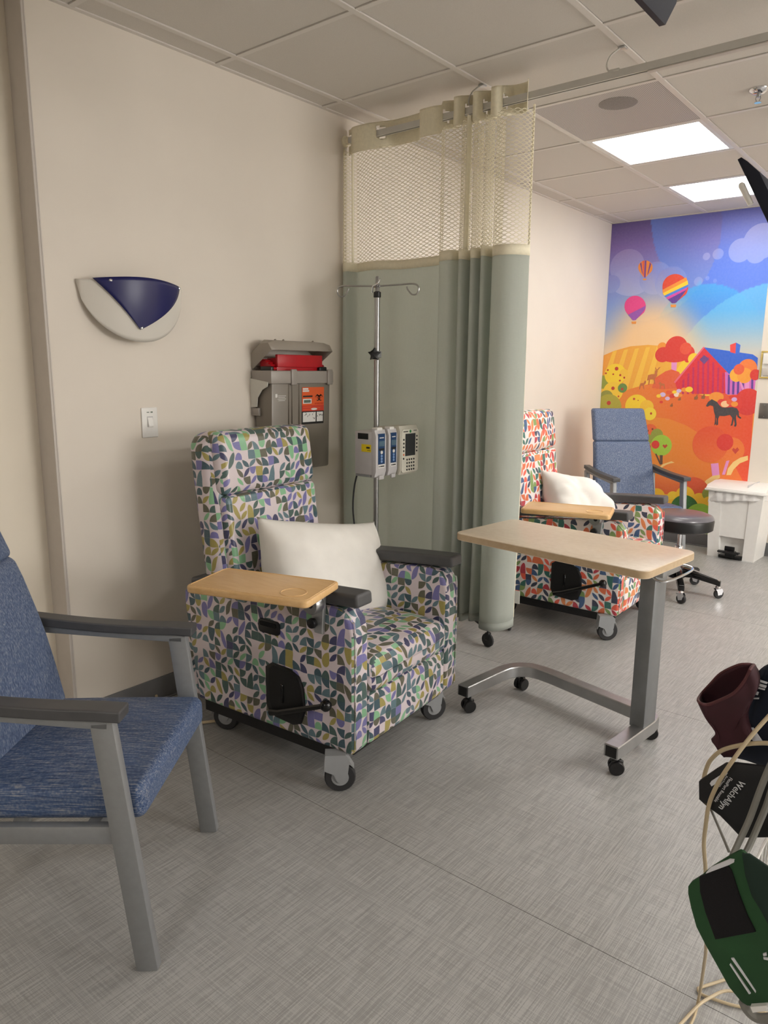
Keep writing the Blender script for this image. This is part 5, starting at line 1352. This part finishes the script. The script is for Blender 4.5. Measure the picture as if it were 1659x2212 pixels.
NAVY_TAG = [(2.329, 1.215, 0.825), (2.342, 1.215, 0.83), (2.357, 1.215, 0.812), (2.347, 1.215, 0.804)]
CUFF_B = [(2.286, 1.15, 0.746), (2.309, 1.15, 0.775), (2.321, 1.15, 0.789), (2.336, 1.15, 0.795), (2.379, 1.15, 0.805), (2.415, 1.15, 0.813), (2.426, 1.15, 0.71), (2.361, 1.15, 0.68), (2.351, 1.15, 0.68), (2.339, 1.15, 0.689), (2.322, 1.15, 0.701), (2.301, 1.15, 0.709), (2.289, 1.15, 0.716)]
BLACK_EDGE = [(2.294, 1.148, 0.719), (2.299, 1.148, 0.718), (2.3, 1.148, 0.713), (2.297, 1.148, 0.715)]
TXT1 = ((2.349, 1.146, 0.773), (2.323, 1.146, 0.716))
TXT2 = ((2.333, 1.146, 0.773), (2.314, 1.146, 0.725))
TXT3 = ((2.327, 1.146, 0.774), (2.318, 1.146, 0.752))
BLACK_LABEL = [(2.303, 1.146, 0.751), (2.305, 1.146, 0.756), (2.322, 1.146, 0.777), (2.327, 1.146, 0.778), (2.326, 1.146, 0.775), (2.311, 1.146, 0.753), (2.306, 1.146, 0.747)]
CUFF_G = [(2.312, 1.04, 0.636), (2.316, 1.04, 0.645), (2.329, 1.04, 0.662), (2.339, 1.04, 0.679), (2.362, 1.04, 0.709), (2.375, 1.04, 0.724), (2.38, 1.04, 0.724), (2.395, 1.04, 0.714), (2.412, 1.04, 0.703), (2.454, 1.04, 0.704), (2.472, 1.04, 0.529), (2.432, 1.04, 0.502), (2.407, 1.04, 0.489), (2.399, 1.04, 0.49), (2.381, 1.04, 0.504), (2.361, 1.04, 0.531), (2.343, 1.04, 0.555), (2.329, 1.04, 0.576), (2.319, 1.04, 0.603), (2.313, 1.04, 0.624)]
VELCRO = [(2.327, 1.034, 0.662), (2.363, 1.034, 0.697), (2.368, 1.034, 0.692), (2.381, 1.034, 0.661), (2.394, 1.034, 0.634), (2.407, 1.034, 0.614), (2.357, 1.034, 0.574), (2.34, 1.034, 0.61), (2.33, 1.034, 0.639)]
GREEN_STRIP = [(2.335, 1.034, 0.672), (2.34, 1.034, 0.683), (2.364, 1.034, 0.708), (2.37, 1.034, 0.71), (2.37, 1.034, 0.706), (2.364, 1.034, 0.699), (2.335, 1.034, 0.671)]
GREEN_DARK = [(2.38, 1.028, 0.727), (2.389, 1.028, 0.731), (2.413, 1.028, 0.723), (2.454, 1.028, 0.725), (2.469, 1.028, 0.58), (2.421, 1.028, 0.639), (2.411, 1.028, 0.654), (2.398, 1.028, 0.67), (2.387, 1.028, 0.697)]
GREEN_LINES = [[(2.38, 1.034, 0.555), (2.383, 1.034, 0.557), (2.416, 1.034, 0.521), (2.416, 1.034, 0.519)], [(2.379, 1.034, 0.544), (2.38, 1.034, 0.546), (2.41, 1.034, 0.514), (2.408, 1.034, 0.512)], [(2.419, 1.034, 0.585), (2.423, 1.034, 0.589), (2.424, 1.034, 0.585), (2.42, 1.034, 0.582)], [(2.42, 1.034, 0.58), (2.426, 1.034, 0.582), (2.427, 1.034, 0.579), (2.421, 1.034, 0.577)]]
GREEN_CONN = [(2.412, 1.035, 0.496), (2.432, 1.035, 0.511), (2.433, 1.035, 0.503), (2.416, 1.035, 0.489)]
HOSE_RING = [(2.4, 1.045, 0.486), (2.405, 1.045, 0.477), (2.413, 1.045, 0.471), (2.422, 1.045, 0.471), (2.433, 1.045, 0.478), (2.447, 1.045, 0.491)]
CABLE_A = [[2.373, 1.16, 0.884], [2.353, 1.14, 0.848], [2.334, 1.12, 0.806], [2.319, 1.12, 0.766], [2.308, 1.13, 0.723], [2.304, 1.14, 0.679], [2.302, 1.15, 0.638], [2.306, 1.16, 0.589], [2.304, 1.2, 0.494], [2.281, 1.34, 0.306], [2.264, 1.42, 0.202], [2.245, 1.5, 0.072], [2.236, 1.53, 0.005], [2.24, 1.49, 0.005], [2.24, 1.46, 0.005]]
CABLE_B = [(2.381, 1.16, 0.839), (2.362, 1.16, 0.833), (2.339, 1.16, 0.822), (2.312, 1.165, 0.802), (2.296, 1.17, 0.779), (2.289, 1.175, 0.759), (2.285, 1.18, 0.733), (2.289, 1.18, 0.714)]
CABLE_C = [(2.364, 1.603, 0.005), (2.325, 1.59, 0.005), (2.297, 1.577, 0.005), (2.256, 1.566, 0.005), (2.234, 1.564, 0.005), (2.225, 1.573, 0.005), (2.23, 1.585, 0.005), (2.265, 1.641, 0.005), (2.295, 1.697, 0.005), (2.34, 1.766, 0.005)]
CABLE_D = [(2.369, 1.67, 0.005), (2.295, 1.612, 0.005), (2.273, 1.593, 0.005), (2.258, 1.564, 0.005), (2.241, 1.52, 0.005), (2.228, 1.458, 0.005), (2.22, 1.418, 0.005)]
HOSE_A = [(2.395, 1.1, 0.852), (2.388, 1.1, 0.825), (2.381, 1.095, 0.79), (2.373, 1.09, 0.745), (2.365, 1.075, 0.711), (2.362, 1.06, 0.697)]
HOSE_B = [(2.404, 1.1, 0.848), (2.397, 1.1, 0.809), (2.392, 1.095, 0.773), (2.384, 1.09, 0.735), (2.378, 1.075, 0.707), (2.376, 1.06, 0.703)]
TUBE_T = [(2.303, 1.16, 0.701), (2.319, 1.15, 0.682), (2.349, 1.1, 0.676)]

# ================================================================== WALL-HUNG / CEILING-HUNG SCREENS
def monitor(label, loc, tilt, w, h):
    """local: screen faces -x, x=0 is the screen plane, y runs from 0 (near end) to w, z=0 is the top edge"""
    t = thing('hanging_monitor', label, 'monitor', loc, 0, 'ceiling hung patient monitors')
    m = Matrix.Rotation(R(-tilt), 4, 'Y')
    sh = MB().prism([(0.0, 0.0), (0.016, 0.0), (0.030, -0.03), (0.052, -0.10), (0.052, -h+0.12), (0.036, -h+0.04), (0.014, -h), (0.0, -h)], 0, w, 'xz', 0.003, 2, m)
    obj('housing', sh, M['tv'], t, smooth=30)
    obj('screen', MB().box(-0.0012, 0.0006, 0.018, w-0.018, -h+0.02, -0.018, m=m), M['screen_off'], t, smooth=0)
    return t, m
t, m = monitor('dark ceiling hung monitor at the top edge above the overbed table, partly cut off', (1.853, 1.352, 2.503), 0, 0.55, 0.318)
obj('ceiling_pole', MB().lathe([(0.02, -0.16), (0.02, HC-2.503-0.002)], 16, T(0.085, 0.20, 0)).box(0.045, 0.10, 0.16, 0.24, -0.2, -0.13, 0.006), M['white_metal'], t)
t, m = monitor('dark tilted ceiling hung monitor at the right edge near the far lights', (1.600, 3.60, 2.286), 28, 0.50, 0.34)
arm = MB().tube(catmull([(0.12, 0.30, -0.12), (0.19, 0.34, -0.05), (0.21, 0.36, 0.06), (0.21, 0.36, HC-2.286-0.002)], 5), 0.017, 10)
obj('ceiling_pole', arm, M['white_metal'], t)
obj('speaker_pod', MB().lathe([(0.0, -0.055), (0.012, -0.052), (0.014, 0.045), (0.008, 0.055), (0.0, 0.055)], 16, T(0.045, 0.012, -0.145) @ Matrix.Rotation(R(-28), 4, 'Y')), M['white_plastic'], t)

# ================================================================== VITALS STAND, BASKET, CUFFS
SX, SY = 2.462, 1.262
t = thing('vitals_stand', 'rolling vitals stand with a wire basket of blood pressure cuffs at right edge', 'medical stand', (SX, SY, 0), 0)
obj('pole', MB().lathe([(0.016, 0.08), (0.016, 1.05), (0.0, 1.05)], 16), M['white_metal'], t)
for k in range(4):
    a = 45+90*k; mr = Matrix.Rotation(R(a), 4, 'Z')
    lg = obj('leg', MB().tube([mr @ Vector((0, 0, 0.085)), mr @ Vector((0.13, 0, 0.065))], 0.014, 8), M['white_metal'], t)
    obj('wheel', MB().lathe([(0, -0.01), (0.024, -0.01), (0.028, 0), (0.024, 0.01), (0, 0.01)], 16, mr @ T(0.14, 0, 0.028) @ Matrix.Rotation(R(90), 4, 'X')), M['rubber'], lg)
bx0, bx1, by0, by1, bz0, bz1 = -0.085, 0.155, -0.205, 0.05, 0.50, 0.640
obj('cuff_arm', MB().tube(catmull([(0, -0.016, 0.90), (-0.02, -0.03, 0.885), (-0.048, -0.035, 0.862)], 4), 0.004, 8).tube([(0, -0.01, 0.71), (-0.030, -0.105, 0.690)], 0.004, 8), M['white_metal'], t)
bk = MB()
for z in (bz0, (bz0+bz1)/2, bz1):
    bk.tube([(bx0, by0, z), (bx1, by0, z), (bx1, by1, z), (bx0, by1, z)], 0.0022 if z < bz1 else 0.0032, 6, closed=True)
nn = 9
for k in range(nn+1):
    x = bx0+(bx1-bx0)*k/nn
    bk.tube([(x, by0, bz1), (x, by0, bz0), (x, by1, bz0), (x, by1, bz1)], 0.0018, 6)
    y = by0+(by1-by0)*k/nn
    bk.tube([(bx0, y, bz1), (bx0, y, bz0), (bx1, y, bz0), (bx1, y, bz1)], 0.0018, 6)
obj('wire_basket', bk, M['white_metal'], t)
# wires and crumpled tubing bundled in the basket
bt = MB(); rs_ = random.Random(5)
for k in range(5):
    p = []
    for j in range(6): p.append((bx0+0.02+rs_.random()*(bx1-bx0-0.04), by0+0.03+rs_.random()*0.16, bz0+0.01+rs_.random()*0.11))
    bt.tube(catmull(p, 6), 0.0035, 6)
obj('coiled_tubing', bt, M['lightgrey'], t)

def sheet_poly(name, pts, material, th, bulge=0.0, uvn=None, parent=None):
    """a flat fabric piece with thickness: outline in space, thickened along y, gently cushioned"""
    P_ = [Vector(p) for p in pts]; n_ = len(P_); c = sum(P_, Vector())/n_
    V = []; F = []
    rings = [1.0, 0.9, 0.6, 0.25]
    for sg in (-1, 1):
        for r_ in rings:
            for p in P_:
                q = c+(p-c)*r_; q = q.copy(); q.y += sg*th/2*(0.55 if r_ == 1.0 else 1.0)+(-bulge*(1-r_*r_)); V.append(q)
        V.append(c+Vector((0, sg*th/2-bulge, 0)))
    st = len(rings)*n_+1
    for s in (0, 1):
        b = s*st
        for k in range(len(rings)-1):
            for i in range(n_):
                f = (b+k*n_+i, b+k*n_+(i+1) % n_, b+(k+1)*n_+(i+1) % n_, b+(k+1)*n_+i); F.append(f if s else f[::-1])
        for i in range(n_):
            f = (b+(len(rings)-1)*n_+i, b+(len(rings)-1)*n_+(i+1) % n_, b+st-1); F.append(f if s else f[::-1])
    for i in range(n_): F.append((i, (i+1) % n_, st+(i+1) % n_, st+i))
    return obj(name, MB().add(V, F), material, parent, smooth=50)
def quad_print(name, pts, material, parent, th=0.001):
    P_ = [Vector(p) for p in pts]; n_ = len(P_)
    V = [p+Vector((0, -th, 0)) for p in P_]+[p+Vector((0, th, 0)) for p in P_]
    F = [tuple(range(n_)), tuple(range(2*n_-1, n_-1, -1))]+[(i, n_+i, n_+(i+1) % n_, (i+1) % n_) for i in range(n_)]
    return obj(name, MB().add(V, F), material, parent, smooth=0)
# maroon: rolled band with an open mouth
V = []; F = []
for rg in CUFF_M: V += [Vector(p) for p in rg]
fine_r = []
for rg in CUFF_M: fine_r.append(catmull([Vector(p) for p in rg], 4, True))
cols_ = len(fine_r[0]); prof_ = []
for i in range(cols_): prof_.append(catmull([r_[i] for r_ in fine_r], 5))
V = [p for c_ in prof_ for p in c_]; L_ = len(prof_[0])
for i in range(cols_):
    for j in range(L_-1): F.append((i*L_+j, ((i+1) % cols_)*L_+j, ((i+1) % cols_)*L_+j+1, i*L_+j+1))
o = obj('blood_pressure_cuff', MB().add(V, F), M['maroon'], smooth=180, solid=0.004)
tag(o, 'maroon blood pressure cuff rolled open above the wire basket', 'cuff', 'blood pressure cuffs in the basket')
obj('bound_edge', MB().tube(fine_r[0], 0.0025, 6, closed=True), plain('maroon_binding', (84, 40, 44), 0.7), o)
# navy: curved sheet
rows_ = [catmull([Vector(p) for p in r_], 5) for r_ in CUFF_N]
colsN = [catmull([r_[i] for r_ in rows_], 6) for i in range(len(rows_[0]))]
V = [p+Vector((0, 0.012*math.sin(i*0.35), 0)) for i, c_ in enumerate(colsN) for p in c_]; L_ = len(colsN[0]); F = []
for i in range(len(colsN)-1):
    for j in range(L_-1): F.append((i*L_+j, (i+1)*L_+j, (i+1)*L_+j+1, i*L_+j+1))
o = obj('blood_pressure_cuff', MB().add(V, F), M['navy_nylon'], smooth=180, solid=0.008)
tag(o, 'navy blood pressure cuff with white printed bars beside the maroon cuff', 'cuff', 'blood pressure cuffs in the basket')
for q in NAVY_BARS: quad_print('printed_bar', q, M['white_print'], o)
quad_print('sewn_tag', NAVY_TAG, M['white_print'], o)
# black cuff with lettering
o = sheet_poly('blood_pressure_cuff', CUFF_B, M['black_nylon'], 0.014)
tag(o, 'black blood pressure cuff with white lettering in the middle of the bundle', 'cuff', 'blood pressure cuffs in the basket')
quad_print('edge_stitch', BLACK_EDGE, M['yellow'], o, 0.004)
quad_print('size_label', BLACK_LABEL, M['white_print'], o, 0.0035)
def along(a, b, s, length_k=1.0, lift=0.0):
    a, b = Vector(a), Vector(b); d = b-a; L_ = math.hypot(d.x, d.z); ang = math.atan2(d.z, d.x)
    mb_ = text_mb(s, 0.02, 0.0006); xs_ = [v.x for v in mb_.v]; k = L_/(max(xs_)-min(xs_))
    m_ = T((a.x+b.x)/2, a.y-0.006+lift, (a.z+b.z)/2) @ Matrix(((1, 0, 0, 0), (0, 0, -1, 0), (0, 1, 0, 0), (0, 0, 0, 1))) @ Matrix.Rotation(ang, 4, 'Z') @ Matrix.Scale(k, 4)
    mb_.v = [m_ @ v for v in mb_.v]; return mb_
obj('lettering', along(TXT1[0], TXT1[1], 'WelchAllyn'), M['white_print'], o, smooth=0)
obj('lettering', along(TXT2[0], TXT2[1], 'FlexiPort Reusable'), M['white_print'], o, smooth=0)
obj('lettering', along(TXT3[0], TXT3[1], 'Blood Pressure'), M['white_print'], o, smooth=0)
# green cuff
o = sheet_poly('blood_pressure_cuff', CUFF_G, M['green_nylon'], 0.010, 0.0)
tag(o, 'green blood pressure cuff with black velcro patch hanging lowest', 'cuff', 'blood pressure cuffs in the basket')
quad_print('velcro_patch', VELCRO, M['velcro'], o, 0.0018)
quad_print('printed_strip', GREEN_STRIP, M['white_print'], o, 0.0014)
sheet_poly('folded_flap', GREEN_DARK, plain('dark_green_lining', (14, 40, 30), 0.8), 0.006, 0.0, parent=o)
for q in GREEN_LINES: quad_print('printed_line', q, M['white_print'], o, 0.0014)
quad_print('hose_connector', GREEN_CONN, M['white_plastic'], o, 0.006)
obj('hose_loop', MB().tube(catmull(HOSE_RING, 6), 0.007, 8), M['cable_grey'], o)
# cables
CABLE_D = [(a, b, c+0.009) for a, b, c in CABLE_D]
for pts, r_, mt, lab in ((CABLE_A, 0.0032, 'cable_beige', 'long beige cable draped over the black cuff down to the floor'),
                         (CABLE_B, 0.0034, 'cable_beige', 'short beige cable looping behind the black cuff lettering'),
                         (CABLE_C, 0.0035, 'cable_beige', 'beige cable doubling back on the floor below the green cuff'),
                         (CABLE_D, 0.0035, 'cable_beige', 'beige cable crossing the floor toward the bottom edge'),
                         (HOSE_A, 0.0048, 'cable_grey', 'thick grey hose, the left of two running into the green cuff'),
                         (HOSE_B, 0.0048, 'cable_grey', 'thick grey hose, the right of two running into the green cuff'),
                         (TUBE_T, 0.0022, 'cable_grey', 'thin dark grey tube between the black cuff and the green cuff')):
    oo = obj('cable' if 'cable' in lab else 'hose', MB().tube(catmull(pts, 6), r_, 8), M[mt]); tag(oo, lab, 'cable' if 'cable' in lab else 'hose')
# cord by the recliner's back
oo = obj('cable', MB().tube(catmull([(0.022, 1.64, 0.035), (0.06, 1.62, 0.022), (0.13, 1.60, 0.014), (0.22, 1.585, 0.010), (0.30, 1.62, 0.010), (0.36, 1.70, 0.010)], 6), 0.006, 8), M['cable_beige'])
tag(oo, 'beige cable trailing on the floor behind the green and navy recliner', 'cable')
